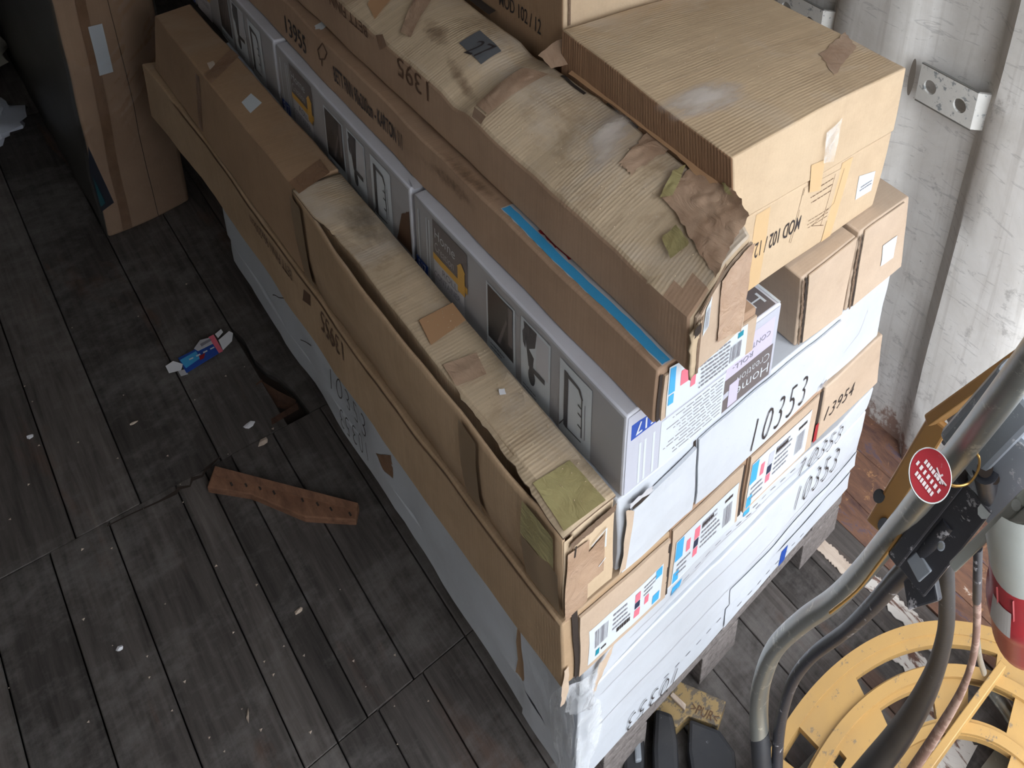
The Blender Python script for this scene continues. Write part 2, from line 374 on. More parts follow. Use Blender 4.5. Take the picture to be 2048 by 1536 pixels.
def cyl(name, a, b, r, mat, parent=None, sides=20, r2=None):
    return tube(name, [a, b], [r, r2 if r2 is not None else r], mat, parent, sides, 1)
# ---------------------------------------------------------------- cartons
def sag(y, k=1.0):
    t = min(max((y-.76)/2.1, 0), 1); return -.042*k*math.sin(math.pi*t)
_fontcache = {}
def text_mesh(s, shear=0.0, thin=0.0, space=1.0):
    key = (s, shear, thin, space)
    if key in _fontcache: return _fontcache[key]
    cu = bpy.data.curves.new('txt', 'FONT'); cu.body = s; cu.shear = shear; cu.offset = thin; cu.resolution_u = 3; cu.space_character = space
    ob = bpy.data.objects.new('txt', cu); C.objects.link(ob)
    dg = bpy.context.evaluated_depsgraph_get(); dg.update()
    me = bpy.data.meshes.new_from_object(ob.evaluated_get(dg))
    vs = [Vector(v.co) for v in me.vertices]; fs = [tuple(p.vertices) for p in me.polygons]
    bpy.data.objects.remove(ob); bpy.data.meshes.remove(me)
    x0 = min(v.x for v in vs); x1 = max(v.x for v in vs); y0 = min(v.y for v in vs); y1 = max(v.y for v in vs)
    vs = [((v.x-x0)/(x1-x0), (v.y-y0)/(y1-y0)) for v in vs]
    _fontcache[key] = (vs, fs); return vs, fs
FR = {'F': (0, 2), 'L': (1, 2), 'T': (0, 1), 'R': (1, 2)}     # face -> (u axis, v axis)
class Carton:
    def __init__(s, name, label, x0, x1, y0, y1, z0, z1, mat, group=None, off=None, warp=None, lump=.0025, cell=.05, bev=.004, skip=0, cat='box', smat=None):
        s.b = (x0, x1, y0, y1, z0, z1); s.warp = warp; s.lump = lump; s.seed = Vector((random.random()*50, random.random()*50, random.random()*50))
        s.off = off or {}
        s.root = root(name, ((x0+x1)/2, (y0+y1)/2, z0+(warp(Vector(((x0+x1)/2, (y0+y1)/2, z0))).z if warp else 0)), label, cat, group)
        nx = max(2, round((x1-x0)/cell)); ny = max(2, round((y1-y0)/cell)); nz = max(2, round((z1-z0)/cell))
        idx = {}; vs = []; fs = []
        def v(i, j, k):
            if (i, j, k) not in idx:
                idx[(i, j, k)] = len(vs); vs.append(s.pos(x0+(x1-x0)*i/nx, y0+(y1-y0)*j/ny, z0+(z1-z0)*k/nz))
            return idx[(i, j, k)]
        for j in range(ny):
            for k in range(nz):
                fs.append((v(0, j, k), v(0, j, k+1), v(0, j+1, k+1), v(0, j+1, k))); fs.append((v(nx, j, k), v(nx, j+1, k), v(nx, j+1, k+1), v(nx, j, k+1)))
        for i in range(nx):
            for k in range(nz):
                fs.append((v(i, 0, k), v(i+1, 0, k), v(i+1, 0, k+1), v(i, 0, k+1))); fs.append((v(i, ny, k), v(i, ny, k+1), v(i+1, ny, k+1), v(i+1, ny, k)))
        for i in range(nx):
            for j in range(ny):
                fs.append((v(i, j, 0), v(i, j+1, 0), v(i+1, j+1, 0), v(i+1, j, 0))); fs.append((v(i, j, nz), v(i+1, j, nz), v(i+1, j+1, nz), v(i, j+1, nz)))
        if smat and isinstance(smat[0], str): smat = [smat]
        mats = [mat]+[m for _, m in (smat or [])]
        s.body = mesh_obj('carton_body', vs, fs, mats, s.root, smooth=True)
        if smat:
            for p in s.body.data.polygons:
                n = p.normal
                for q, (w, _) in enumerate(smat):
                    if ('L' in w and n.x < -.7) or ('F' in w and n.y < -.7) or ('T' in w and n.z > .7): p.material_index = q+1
        if bev: addbev(s.body, bev, 2, 50)
    def pos(s, x, y, z, lift=None):
        x0, x1, y0, y1, z0, z1 = s.b
        a = (x-x0)/(x1-x0); b = (y-y0)/(y1-y0); c = (z-z0)/(z1-z0)
        p = Vector((x, y, z))
        for (i, j, k), d in s.off.items():       # corner offsets, trilinear
            w = (a if i else 1-a)*(b if j else 1-b)*(c if k else 1-c)
            p = p+Vector(d)*w
        if s.warp: p = p+s.warp(p.copy())
        if s.lump:
            q = p*5.5+s.seed; e = min(1, 6*min(max(a, 0), max(1-a, 0))+6*min(max(b, 0), max(1-b, 0))+6*min(max(c, 0), max(1-c, 0)))
            n = noise.noise_vector(q)*s.lump*1.6+noise.noise_vector(q*3.1)*s.lump*.5
            p = p+n*(.4+.6*e)
        if lift is not None: p = p+lift
        return p
    def face_pt(s, face, u, v, lift=.0009):
        x0, x1, y0, y1, z0, z1 = s.b
        if face == 'F': return s.pos(u, y0, v, Vector((0, -lift, 0)))
        if face == 'L': return s.pos(x0, u, v, Vector((-lift, 0, 0)))
        if face == 'T': return s.pos(u, v, z1, Vector((0, 0, lift)))
        if face == 'R': return s.pos(x1, u, v, Vector((lift, 0, 0)))
    def px(s, face, x, y):
        """picture sighting -> (u, v) on the carton's own face, allowing for its warp"""
        b = s.b; ax, val = {'F': (1, b[2]), 'L': (0, b[0]), 'T': (2, b[5]), 'R': (0, b[1])}[face]
        p = P(x, y, ax, val); u, v = p[FR[face][0]], p[FR[face][1]]
        for _ in range(4):
            q = s.face_pt(face, u, v, 0); val2 = q[ax]; p = P(x, y, ax, val2)
            u += p[FR[face][0]]-q[FR[face][0]]; v += p[FR[face][1]]-q[FR[face][1]]
        return u, v
    def quad(s, face, q, mat, name='print', nx=6, ny=4, lift=.0009, jit=0.0, parent=None, label=None, wav=0.0):
        """q: four (u,v) corners in order around the patch"""
        vs = []; fs = []
        for j in range(ny+1):
            for i in range(nx+1):
                a, b = i/nx, j/ny
                u = (q[0][0]*(1-a)+q[1][0]*a)*(1-b)+(q[3][0]*(1-a)+q[2][0]*a)*b
                v = (q[0][1]*(1-a)+q[1][1]*a)*(1-b)+(q[3][1]*(1-a)+q[2][1]*a)*b
                if jit and (i in (0, nx) or j in (0, ny)): u += random.uniform(-jit, jit); v += random.uniform(-jit, jit)
                w = 0
                if wav: w = wav*abs(noise.noise(Vector((u*42, v*42, 3.3))))+wav*.3
                vs.append(s.face_pt(face, u, v, lift+w))
        for j in range(ny):
            for i in range(nx):
                a = j*(nx+1)+i; fs.append((a, a+1, a+nx+2, a+nx+1))
        o = mesh_obj(name, vs, fs, mat, parent or s.root, smooth=bool(wav))
        if mat in ('dust', 'grime', 'stain'):
            uv = o.data.uv_layers.new(name='UVMap')
            for lp in o.data.loops: uv.data[lp.index].uv = ((lp.vertex_index % (nx+1))/nx, (lp.vertex_index//(nx+1))/ny)
        if label: o['label'] = label
        return o
    def pq(s, face, pts, mat, name='print', **k):
        return s.quad(face, [s.px(face, *p) for p in pts], mat, name, **k)
    def rect(s, face, u0, u1, v0, v1, mat, name='print', **k):
        return s.quad(face, [(u0, v0), (u1, v0), (u1, v1), (u0, v1)], mat, name, **k)
    def text(s, face, body, cu, cv, w, h, rot=0.0, mat='ink', shear=0.0, thin=0.0, lift=.0013, name='lettering', parent=None, space=1.0):
        vs, fs = text_mesh(body, shear, thin, space)
        sx = -1 if face == 'L' else 1
        ca, sa = math.cos(rot), math.sin(rot); out = []
        for (a, b) in vs:
            p = (a-.5)*w; q = (b-.5)*h
            out.append(s.face_pt(face, cu+sx*(p*ca-q*sa), cv+(p*sa+q*ca), lift))
        return mesh_obj(name, out, fs, mat, parent or s.root)
    def ptext(s, face, body, p0, p1, h, rot=0.0, dv=0.0, **k):
        """text whose baseline middle runs between two sightings"""
        a = s.px(face, *p0); b = s.px(face, *p1)
        w = math.hypot(a[0]-b[0], a[1]-b[1])
        return s.text(face, body, (a[0]+b[0])/2, (a[1]+b[1])/2+dv, w, h, rot, **k)
    def ribbon(s, face, u0, v0, u1, v1, t, mat, name='print', lift=.0011, n=8, parent=None):
        d = Vector((u1-u0, v1-v0)); d.normalize(); e = Vector((-d.y, d.x))*t/2
        return s.quad(face, [(u0-e.x, v0-e.y), (u1-e.x, v1-e.y), (u1+e.x, v1+e.y), (u0+e.x, v0+e.y)], mat, name, nx=n, ny=1, lift=lift, parent=parent)
def barcode(c, face, u0, u1, v0, v1, parent, n=14, along='u', lift=.0019):
    vs = []; fs = []; x = 0
    for i in range(n):
        a = (i+.1)/n; b = a+random.choice((.25, .4, .6))/n
        if along == 'u': q = [(u0+(u1-u0)*a, v0), (u0+(u1-u0)*b, v0), (u0+(u1-u0)*b, v1), (u0+(u1-u0)*a, v1)]
        else: q = [(u0, v0+(v1-v0)*a), (u1, v0+(v1-v0)*a), (u1, v0+(v1-v0)*b), (u0, v0+(v1-v0)*b)]
        k = len(vs); vs += [c.face_pt(face, p[0], p[1], lift) for p in q]; fs.append((k, k+1, k+2, k+3))
    return mesh_obj('barcode', vs, fs, 'ink_soft', parent)
def textlines(c, face, u0, u1, v0, v1, n, parent, mat='ink_soft', th=.35, name='small_print', lift=.0019):
    """illegible small print as broken hairlines"""
    vs = []; fs = []
    for i in range(n):
        vv = v0+(v1-v0)*(i+.5)/n; h = (v1-v0)/n*th/2; u = u0; end = u0+(u1-u0)*random.uniform(.7, 1)
        d = (u1-u0)
        while (u-end)*d < 0:
            l = d*random.uniform(.06, .2); e = u+l
            if (e-end)*d > 0: e = end
            k = len(vs); vs += [c.face_pt(face, *p, lift) for p in ((u, vv-h), (e, vv-h), (e, vv+h), (u, vv+h))]; fs.append((k, k+1, k+2, k+3))
            u = e+d*.025
    return mesh_obj(name, vs, fs, mat, parent)
# ================================================================ setting
floor = root('floor', (0, 0, 0), None, None); floor['kind'] = 'structure'
box('floor_bed', -.9, 1.62, OPEN_Y, 7, -.12, -.034, 'dark_gap', floor)
box('hole_dark_sheet', .30, .62, 2.0, 2.6, -.034, -.033, 'dark_gap', floor)  # thin dark sheet, its colour stands for the shade down the broken hole
def plank(x0, x1, y0, y1, mat, top=0.0):
    g = .0011
    z = top+random.uniform(-.0016, .0006); tl = random.uniform(-.0012, .0012)
    v = boxv(x0+g, x1-g, y0+g, y1-g, -.034, z)
    v[4].z += tl; v[6].z += tl
    o = mesh_obj('plank', v, BOXF, mat, floor); addbev(o, .0014, 1); return o
pm = ['plank_a', 'plank_b', 'plank_c', 'plank_a']
def run(seams, y0, y1, skip=()):
    for i in range(len(seams)-1):
        if i in skip: continue
        plank(seams[i], seams[i+1], y0, y1, pm[(i*7+int(y0*10)) % 4])
SA = [-.86, -.74, -.62, -.50, -.39, -.29, -.19, -.095, .003, .098, .217]
run(SA+[.272, .344, .43, .52, .63, .74, .85, .96, 1.07, 1.18, 1.30], OPEN_Y+.02, 1.25)
run(SA+[.272, .325, .413, .52, .63, .74, .85, .96, 1.07, 1.18, 1.30], 1.25, 2.105)
SCn = [-.86, -.73, -.60, -.47, -.34, -.21, -.08, .045, .155, .306, .4475, .56, .67, .78, .89, 1.0, 1.10, 1.20, 1.30]
run(SCn, 2.105, 4.2, skip=(10,)); run(SCn, 4.2, 7)
# the broken plank beside the pallet: a hole with splintered ends
v = [(.497, 2.107), (.5588, 2.107), (.5588, 4.198), (.4488, 4.198), (.4488, 2.57), (.459, 2.50), (.456, 2.40), (.466, 2.345), (.480, 2.30), (.492, 2.22)]
n = len(v); vs = [Vector((a, b, -.034)) for a, b in v]+[Vector((a, b, -.0005)) for a, b in v]
mesh_obj('plank', vs, [tuple(range(n-1, -1, -1)), tuple(range(n, 2*n))]+[(i, (i+1) % n, n+(i+1) % n, n+i) for i in range(n)], 'plank_a', floor)
# side plates of the floor along the wall: rusted steel with peeling paint
def plate(name, x0, x1, y0, y1, z, mat, jag=0.0, zt=.012):
    vs = []; fs = []; n = 26
    for i in range(n+1):
        y = y0+(y1-y0)*i/n; j0 = random.uniform(-jag, jag); j1 = random.uniform(-jag, jag)
        vs += [Vector((x0+j0, y, z)), Vector((x1+j1, y, z)), Vector((x0+j0, y, z-zt)), Vector((x1+j1, y, z-zt))]
    for i in range(n):
        a = i*4; b = a+4; fs += [(a, a+1, b+1, b), (a, b, b+2, a+2), (a+1, a+3, b+3, b+1)]
    return mesh_obj(name, vs, fs, mat, floor)
plate('edge_plate', 1.30, 1.385, OPEN_Y+.02, 7, .002, 'rust_dark', .004, .03)
plate('edge_plate', 1.375, 1.50, OPEN_Y+.02, 7, .005, 'rust', .008, .03)
plate('edge_plate', 1.49, 1.62, OPEN_Y+.02, 7, .008, 'rust_dark', .004, .03)
plate('paint_flake', 1.205, 1.236, .635, .765, .004, 'pale_wood', .003, .003)
plate('paint_flake', 1.225, 1.262, .36, .60, .004, 'rust_paint', .005, .003)
plate('paint_flake', 1.150, 1.20, .30, .47, .004, 'rust_paint', .005, .003)
plate('paint_flake', 1.02, 1.15, .18, .36, .004, 'rust_paint', .006, .003)
# ---- right wall: pressed steel with trapezoid corrugation
WX, WD, PER = 1.56, .042, .555
def wall_profile(y0, y1, flip=1):
    pts = []; k0 = int(math.floor((y0-.735)/PER))-1
    for k in range(k0, int((y1-.735)/PER)+2):
        b = .735+k*PER        # near panel ends at b, recess b+.05 .. b+.235, far panel from b+.33
        pts += [(b, 0), (b+.05, WD), (b+.235, WD), (b+.325, 0)]
    pts = [(max(min(p[0], y1), y0), p[1]) for p in pts]
    o = [pts[0]]
    for p in pts[1:]:
        if p[0]-o[-1][0] > 1e-4: o.append(p)
    return o
prof = wall_profile(OPEN_Y, 7)
def extrude_profile(name, prof, zs, xf, mat, wob=0.0):
    vs = []; fs = []; m = len(zs); sub = []
    for i in range(len(prof)-1):
        for k in range(4): sub.append((prof[i][0]+(prof[i+1][0]-prof[i][0])*k/4, prof[i][1]+(prof[i+1][1]-prof[i][1])*k/4))
    sub.append(prof[-1])
    for (y, d) in sub:
        for z in zs:
            w = noise.noise(Vector((y*3, z*2.2, 1)))*wob+noise.noise(Vector((y*9, z*6, 5)))*wob*.25
            yy = y+.012*math.sin(z*2.4+y)*(1 if wob else 0)
            vs.append(Vector((xf(d)+w, yy, z)))
    for i in range(len(sub)-1):
        for j in range(m-1):
            a = i*m+j; fs.append((a, a+1, a+m+1, a+m))
    o = mesh_obj(name, vs, fs, mat, smooth=True); o['kind'] = 'structure'; return o
zs = [i*.1 for i in range(int(CEIL/.1)+1)]+[CEIL]
wr = extrude_profile('wall_right', prof, zs, lambda d: WX+d, 'wall', .007)
extrude_profile('wall_left', prof, [0, CEIL], lambda d: -.86-d, 'dark_wall')
setp(box('wall_back', -.95, 1.7, 7, 7.06, 0, CEIL, 'dark_wall'), kind='structure')
setp(box('ceiling', -.95, 1.7, OPEN_Y, 7.06, CEIL, CEIL+.05, 'dark_wall'), kind='structure')
setp(box('ground', -14, 14, -22, OPEN_Y-.1, -1.15, -1.05, 'ground'), kind='structure')
setp(box('added_door_leaf_1', -.95, .10, OPEN_Y-.06, OPEN_Y, 0, CEIL, 'dark_wall'), kind='structure')  # unseen door leaf, added to keep daylight off the left-hand sides
setp(box('trim_1', -.95, 1.7, OPEN_Y-.1, OPEN_Y+.02, -.12, .0, 'rust_dark'), kind='structure')
# lashing brackets welded across the recesses: plate with two round holes and a bent end
def bracket(yb, z0, z1):
    """plate spans from y=yb (near) to yb+.215, flush with the panels"""
    L = .208; hgt = z1-z0; nb = 20
    br = bpy.data.objects.new('lashing_bracket', None); C.objects.link(br); br.parent = wr
    x = WX-.006; th = .008
    holes = [(yb+.068, (z0+z1)/2-.006, .0205), (yb+.168, (z0+z1)/2, .0205)]
    # build the plate as tiles round each hole
    def tile(ya, yb_, hole):
        hy, hz, r = hole; vs = []; fs = []
        outer = []
        per = [(ya, z0), (yb_, z0), (yb_, z1), (ya, z1)]
        for i in range(nb):
            th_ = 2*math.pi*(i+.5)/nb; dy, dz = math.cos(th_), math.sin(th_)
            ty = ((yb_-hy)/dy if dy > 0 else (ya-hy)/dy) if abs(dy) > 1e-6 else 9
            tz = ((z1-hz)/dz if dz > 0 else (z0-hz)/dz) if abs(dz) > 1e-6 else 9
            t = min(ty, tz); outer.append((hy+dy*t, hz+dz*t))
        # snap nearest to corners
        for c in per:
            k = min(range(nb), key=lambda i: (outer[i][0]-c[0])**2+(outer[i][1]-c[1])**2); outer[k] = c
        for i in range(nb):
            th_ = 2*math.pi*(i+.5)/nb
            vs += [Vector((x, outer[i][0], outer[i][1])), Vector((x, hy+r*math.cos(th_), hz+r*math.sin(th_))), Vector((x+th, hy+r*math.cos(th_), hz+r*math.sin(th_)))]
        for i in range(nb):
            j = (i+1) % nb; fs += [(i*3, i*3+1, j*3+1, j*3), (i*3+1, i*3+2, j*3+2, j*3+1)]
        mesh_obj('bracket_plate', vs, fs, 'bracket', br)
    mid = (holes[0][1-1]+holes[1][0])/2
    tile(yb+.022, mid, holes[0]); tile(mid, yb+L, holes[1])
    mesh_obj('bracket_edge', boxv(x, x+th, yb+.022, yb+L, z0-.005, z0)+boxv(x, x+th, yb+.022, yb+L, z1, z1+.003), BOXF+[tuple(i+8 for i in f) for f in BOXF], 'zinc', br)
    # bent near end going back into the recess
    q = [Vector((x, yb+.022, z0)), Vector((x, yb+.022, z1)), Vector((WX+WD*.6, yb-.012, z0)), Vector((WX+WD*.6, yb-.012, z1))]
    mesh_obj('bracket_bend', q+[p+Vector((.006, .006, 0)) for p in q], [(0, 1, 3, 2), (4, 6, 7, 5), (0, 2, 6, 4), (1, 5, 7, 3)], 'bracket', br)
    # flat darker oval: the shading behind the bracket, painted onto the wall
    vs = [Vector((WX-.0085, yb+L+.022+.010*math.cos(a), (z0+z1)/2+.002+.058*math.sin(a))) for a in [2*math.pi*i/24 for i in range(24)]]
    mesh_obj('slot_shading', vs, [tuple(range(24))], 'slot', br)
bracket(.752, 1.232, 1.342)
bracket(.752+PER, 1.232, 1.342)
# ================================================================ pallet
pal = root('wooden_pallet', (.9, 1.7, 0), 'long grey wooden pallet carrying the tall stack of cartons', 'pallet')
PX0 = [.565, .81, 1.135]
for yy in (.762, 1.70, 2.6):
    for k, x in enumerate(PX0):
        box('block', x, x+(.105 if k == 1 else .1 if k == 0 else .14), yy, yy+.145, .02, .098, 'pallet_wood', pal, .002)
for k, x in enumerate(PX0): box('runner_board', x, x+(.105 if k == 1 else .1 if k == 0 else .14), .762, 2.745, 0, .02, 'pallet_wood', pal, .002)
for yy in (.765, 1.70, 2.6): box('cross_board', .565, 1.285, yy, yy+.14, .098, .12, 'pallet_wood', pal, .002)
for k in range(5): box('deck_board', .565+k*.15, .565+k*.15+.118, .765, 2.745, .12, .142, 'pallet_wood', pal, .002)
# ================================================================ cartons of the stack, bottom up
def SG(k): return lambda p: Vector((0, 0, sag(p.y, k)))
def SGtop(z0, z1, k0, k1): return lambda p: Vector((0, 0, sag(p.y, k0+(k1-k0)*(p.z-z0)/(z1-z0))))
def bulge(amp, y0=.76, fq=6.0):
    def f(p): return Vector((0, -amp*(.5+.5*math.sin(p.x*fq*3+p.z*4)) if p.y < y0+.02 else 0, 0))
    return f
cx0, cx1 = .502, 1.298
w1 = Carton('white_carton', 'flat white carton at the very bottom of the stack, print upside down', cx0, cx1, .762, 2.70, .143, .236, 'white_board', 'flat white numbered cartons', warp=SGtop(.143, .236, 0, .3), lump=.004)
w2 = Carton('white_carton', 'flat white carton second from the bottom, long unprinted band along its side', cx0-.002, cx1+.006, .757, 2.72, .237, .452, 'white_board', 'flat white numbered cartons', warp=SGtop(.237, .452, .3, .75), lump=.005, cell=.035)
w3 = Carton('white_carton', 'thin creased white carton directly under the row of narrow brown cartons', cx0, cx1+.012, .76, 2.68, .453, .540, 'white_board', 'flat white numbered cartons', warp=SGtop(.453, .54, .75, 1), lump=.008, off={(1, 0, 1): (.01, 0, -.02)})
INK = dict(shear=.28, thin=-.02, space=1.25)
w1.ptext('F', '10353', (1255, 1452), (1352, 1332), .046, math.pi, dv=-.008, lift=.004, **INK)
w2.ptext('F', '10353', (1595, 978), (1672, 918), .075, 0, dv=-.012, lift=.0045, **INK)
w3.ptext('F', '10353', (1598, 945), (1682, 856), .066, 0, dv=.004, lift=.0045, **INK)
# crease and flap lines of the white fronts
for c, z, a, b in ((w2, .30, .53, 1.28), (w2, .318, .9, 1.29), (w2, .392, .55, .95), (w3, .49, .6, 1.1), (w2, .265, .86, 1.29)):
    c.ribbon('F', a, z, b, z+.01, .0016, 'label_grey', 'crease', n=16)
w2.rect('F', .862, 1.30, .243, .300, 'white_board', 'end_flap', nx=20, ny=3, lift=.003)
w1.rect('F', .862, 1.295, .152, .222, 'white_board', 'end_flap', nx=20, ny=3, lift=.0035)
for i in range(9): w1.ribbon('F', .70+.028*i, .208-.001*i, .712+.028*i, .2085-.001*i, .003, 'ink_soft', 'printed_dash', n=1)
for i in range(8): w1.ribbon('F', .90+.03*i, .175, .912+.03*i, .1757, .003, 'ink_soft', 'printed_dash', n=1, lift=.0045)
w1.rect('F', 1.035, 1.058, .148, .206, 'blue_print', 'blue_mark', lift=.0045)
for i in range(9): w3.ribbon('F', .69+.028*i, .505, .704+.028*i, .5055, .003, 'ink_soft', 'printed_dash', n=1)
for i in range(7): w3.ribbon('F', .875+.028*i, .52, .889+.028*i, .5205, .003, 'ink_soft', 'printed_dash', n=1)
w3.rect('F', .690, .712, .500, .526, 'sky_print', 'blue_mark'); w3.rect('F', .874, .892, .52, .54, 'sky_print', 'blue_mark')
# side prints
w2.ptext('L', '10353', (664, 745), (735, 835), .080, .12, dv=-.024, lift=.006, **INK)
w1.ptext('L', '10353', (685, 828), (742, 905), .084, math.pi+.05, dv=.0, lift=.006, **INK)
w2.pq('L', [(752, 905), (783, 912), (786, 955), (768, 940)], 'tape_dark', 'stain_patch', jit=.003, nx=4, ny=4)
w2.quad('L', [(.955, .245), (.985, .25), (.975, .44), (.93, .45)], 'kraft_tan', 'torn_paper', jit=.004)
w2.quad('L', [(.762, .242), (.945, .242), (.96, .448), (.762, .450)], 'white_board', 'side_flap', lift=.005, nx=8, ny=5)
w1.quad('L', [(.765, .145), (.955, .145), (.95, .234), (.765, .234)], 'white_board', 'side_flap', lift=.004, nx=6, ny=4)
w2.ribbon('L', .78, .262, 1.9, .275, .0014, 'label_grey', 'crease', n=30); w2.ribbon('L', 2.31, .30, 2.20, .38, .003, 'dark_gap', 'slit'); w2.ribbon('L', 2.12, .28, 2.02, .35, .003, 'dark_gap', 'slit')
w2.ribbon('L', .83, .41, .81, .43, .006, 'dark_gap', 'nick', n=2); w2.ribbon('L', 1.03, .468, 1.0, .455, .006, 'dark_gap', 'nick', n=2)
# row of four narrow brown cartons with address labels
rz0, rz1 = .541, .722
def rowcarton(lab, x0, x1, **k):
    return Carton('narrow_carton', lab, x0, x1, k.pop('y0', .758), k.pop('y1', 2.80), rz0, rz1, k.pop('mat', 'kraft_red'), 'narrow brown cartons lying side by side', warp=k.pop('warp', SG(1)), **k)
r1 = rowcarton('long narrow brown carton under the tall battered carton, barcode label on its end', .456, .668, y0=.752, y1=3.02, mat='kraft', warp=lambda p: Vector((-.026*max(0, (p.y-2.1)/.9)**1.6, 0, sag(p.y))), off={(0, 0, 1): (0, 0, .022), (0, 0, 0): (.004, 0, .022), (0, 1, 0): (0, 0, .010), (0, 1, 1): (0, 0, .02), (1, 0, 1): (0, 0, .006)})
r2 = rowcarton('narrow brown carton end with a red and blue address label, second in its row', .674, .862, y0=.760)
r3 = rowcarton('narrow brown carton end with a pale label, third in its row', .868, 1.088, y0=.762)
r4 = rowcarton('narrow brown carton end marked 13954, nearest the wall in its row', 1.094, 1.322, y0=.757, mat='kraft_rose', off={(1, 0, 0): (.01, 0, -.01), (1, 0, 1): (-.015, 0, 0)})
def flap_pair(c, u0, u1, v0, v1, lift=.006, mat=None, th=.005):
    """the two outer end flaps as real plates with raw corrugated edges"""
    for (a, b) in ((u0, u1),):
        o = c.quad('F', [(a, v0), (b, v0), (b, v1), (a, v1)], mat, 'end_flap', nx=10, ny=4, lift=lift)
        e = o.modifiers.new('thick', 'SOLIDIFY'); e.thickness = th; e.offset = 1
def edge_strip(c, face, p0, p1, t=.006, lift=.008, mat='edge'):
    return c.ribbon(face, p0[0], p0[1], p1[0], p1[1], t, mat, 'corrugated_edge_or_gap', lift=lift, n=10)  # given the dark colour, the strip paints gap shade onto the face
def address_label(c, u0, u1, v0, v1, order, lift=.0012):
    lb = c.rect('F', u0, u1, v0, v1, 'label_white', 'address_label', nx=12, ny=3, lift=lift, jit=.0006)
    w = u1-u0; h = v1-v0; L = lambda f: u0+w*f; V = lambda f: v0+h*f
    def r(a, b, p, q, m, nm): return c.rect('F', L(a), L(b), V(p), V(q), m, nm, nx=3, ny=2, lift=lift+.0006, parent=lb)
    if order == 1:
        barcode(c, 'F', L(.07), L(.24), V(.36), V(.86), lb, lift=lift+.0010); r(.09, .14, .1, .26, 'teal_print', 'recycling_mark'); textlines(c, 'F', L(.16), L(.23), V(.1), V(.26), 1, lb, 'ink', lift=lift+.0010)
        textlines(c, 'F', L(.3), L(.56), V(.35), V(.92), 4, lb, lift=lift+.0010); textlines(c, 'F', L(.36), L(.58), V(.2), V(.36), 1, lb, 'ink', .7, lift=lift+.0010)
        r(.6, .67, .62, .86, 'pink_print', 'pink_mark'); r(.6, .67, .42, .6, 'navy_print', 'navy_mark'); r(.6, .68, .16, .38, 'pink_print', 'pink_mark'); r(.74, .80, .3, .52, 'pink_print', 'pink_mark')
        textlines(c, 'F', L(.72), L(.9), V(.55), V(.9), 3, lb, lift=lift+.0010); r(.89, .985, .72, .98, 'sky_print', 'blue_mark'); r(.87, .97, .06, .3, 'sky_print', 'blue_mark')
    else:
        r(.01, .12, .52, .98, 'sky_print', 'blue_mark'); r(.01, .09, .0, .24, 'sky_print', 'blue_mark')
        r(.17, .23, .52, .78, 'pink_print', 'pink_mark'); r(.29, .37, .60, .86, 'pink_print' if order == 2 else 'silver_print', 'pink_mark'); r(.29, .36, .40, .58, 'navy_print', 'navy_mark'); r(.29, .36, .2, .38, 'pink_print', 'pink_mark')
        textlines(c, 'F', L(.4), L(.72), V(.22), V(.9), 6, lb, lift=lift+.0010); textlines(c, 'F', L(.4), L(.6), V(.72), V(.86), 1, lb, 'ink', .6, lift=lift+.0010); textlines(c, 'F', L(.05), L(.26), V(.1), V(.45), 3, lb, lift=lift+.0010)
        barcode(c, 'F', L(.77), L(.92), V(.2), V(.66), lb, lift=lift+.0010); textlines(c, 'F', L(.78), L(.93), V(.74), V(.88), 1, lb, 'ink', .5, lift=lift+.0010)
    return lb
al1 = address_label(r1, .500, .652, .556, .655, 1, .0075)
flap_pair(r1, .484, .664, .545, .712, .002, 'kraft_rose', .005)
flap_pair(r2, .676, .85, .543, .716, .001, 'kraft_rose', .004); address_label(r2, .684, .842, .545, .672, 2, .0062)
flap_pair(r3, .870, 1.075, .543, .716, .001, 'kraft_rose', .004); address_label(r3, .874, 1.052, .552, .690, 3, .0062)
edge_strip(r1, 'F', (.482, .545), (.476, .735), .010, .004, 'dark_gap'); edge_strip(r1, 'F', (.666, .55), (.664, .70), .006, .007, 'dark_gap')
edge_strip(r2, 'F', (.856, .55), (.853, .71), .008, .003, 'dark_gap'); edge_strip(r3, 'F', (1.084, .55), (1.086, .715), .010, .003, 'dark_gap')
r3.rect('F', 1.080, 1.092, .55, .61, 'red_board', 'red_lining', nx=2, ny=3, lift=.006)
r4.ptext('F', '13954', (1650, 828), (1708, 776), .044, .0, shear=.28, thin=-.01, space=1.1, mat='ink')
r1.ptext('L', '13955', (643, 635), (688, 706), .062, math.pi, shear=.1, mat='ink_brown'); r1.ptext('L', 'BETT FINN 90x200cm', (500, 430), (585, 560), .03, math.pi, mat='ink_brown')
r1.pq('L', [(608, 578), (622, 590), (622, 612), (606, 600)], 'ink_brown', 'glass_mark', nx=2, ny=2)
o = r1.ribbon('L', .77, .715, 2.75, .715, .010, 'kraft', 'folded_rim', lift=.004, n=50)
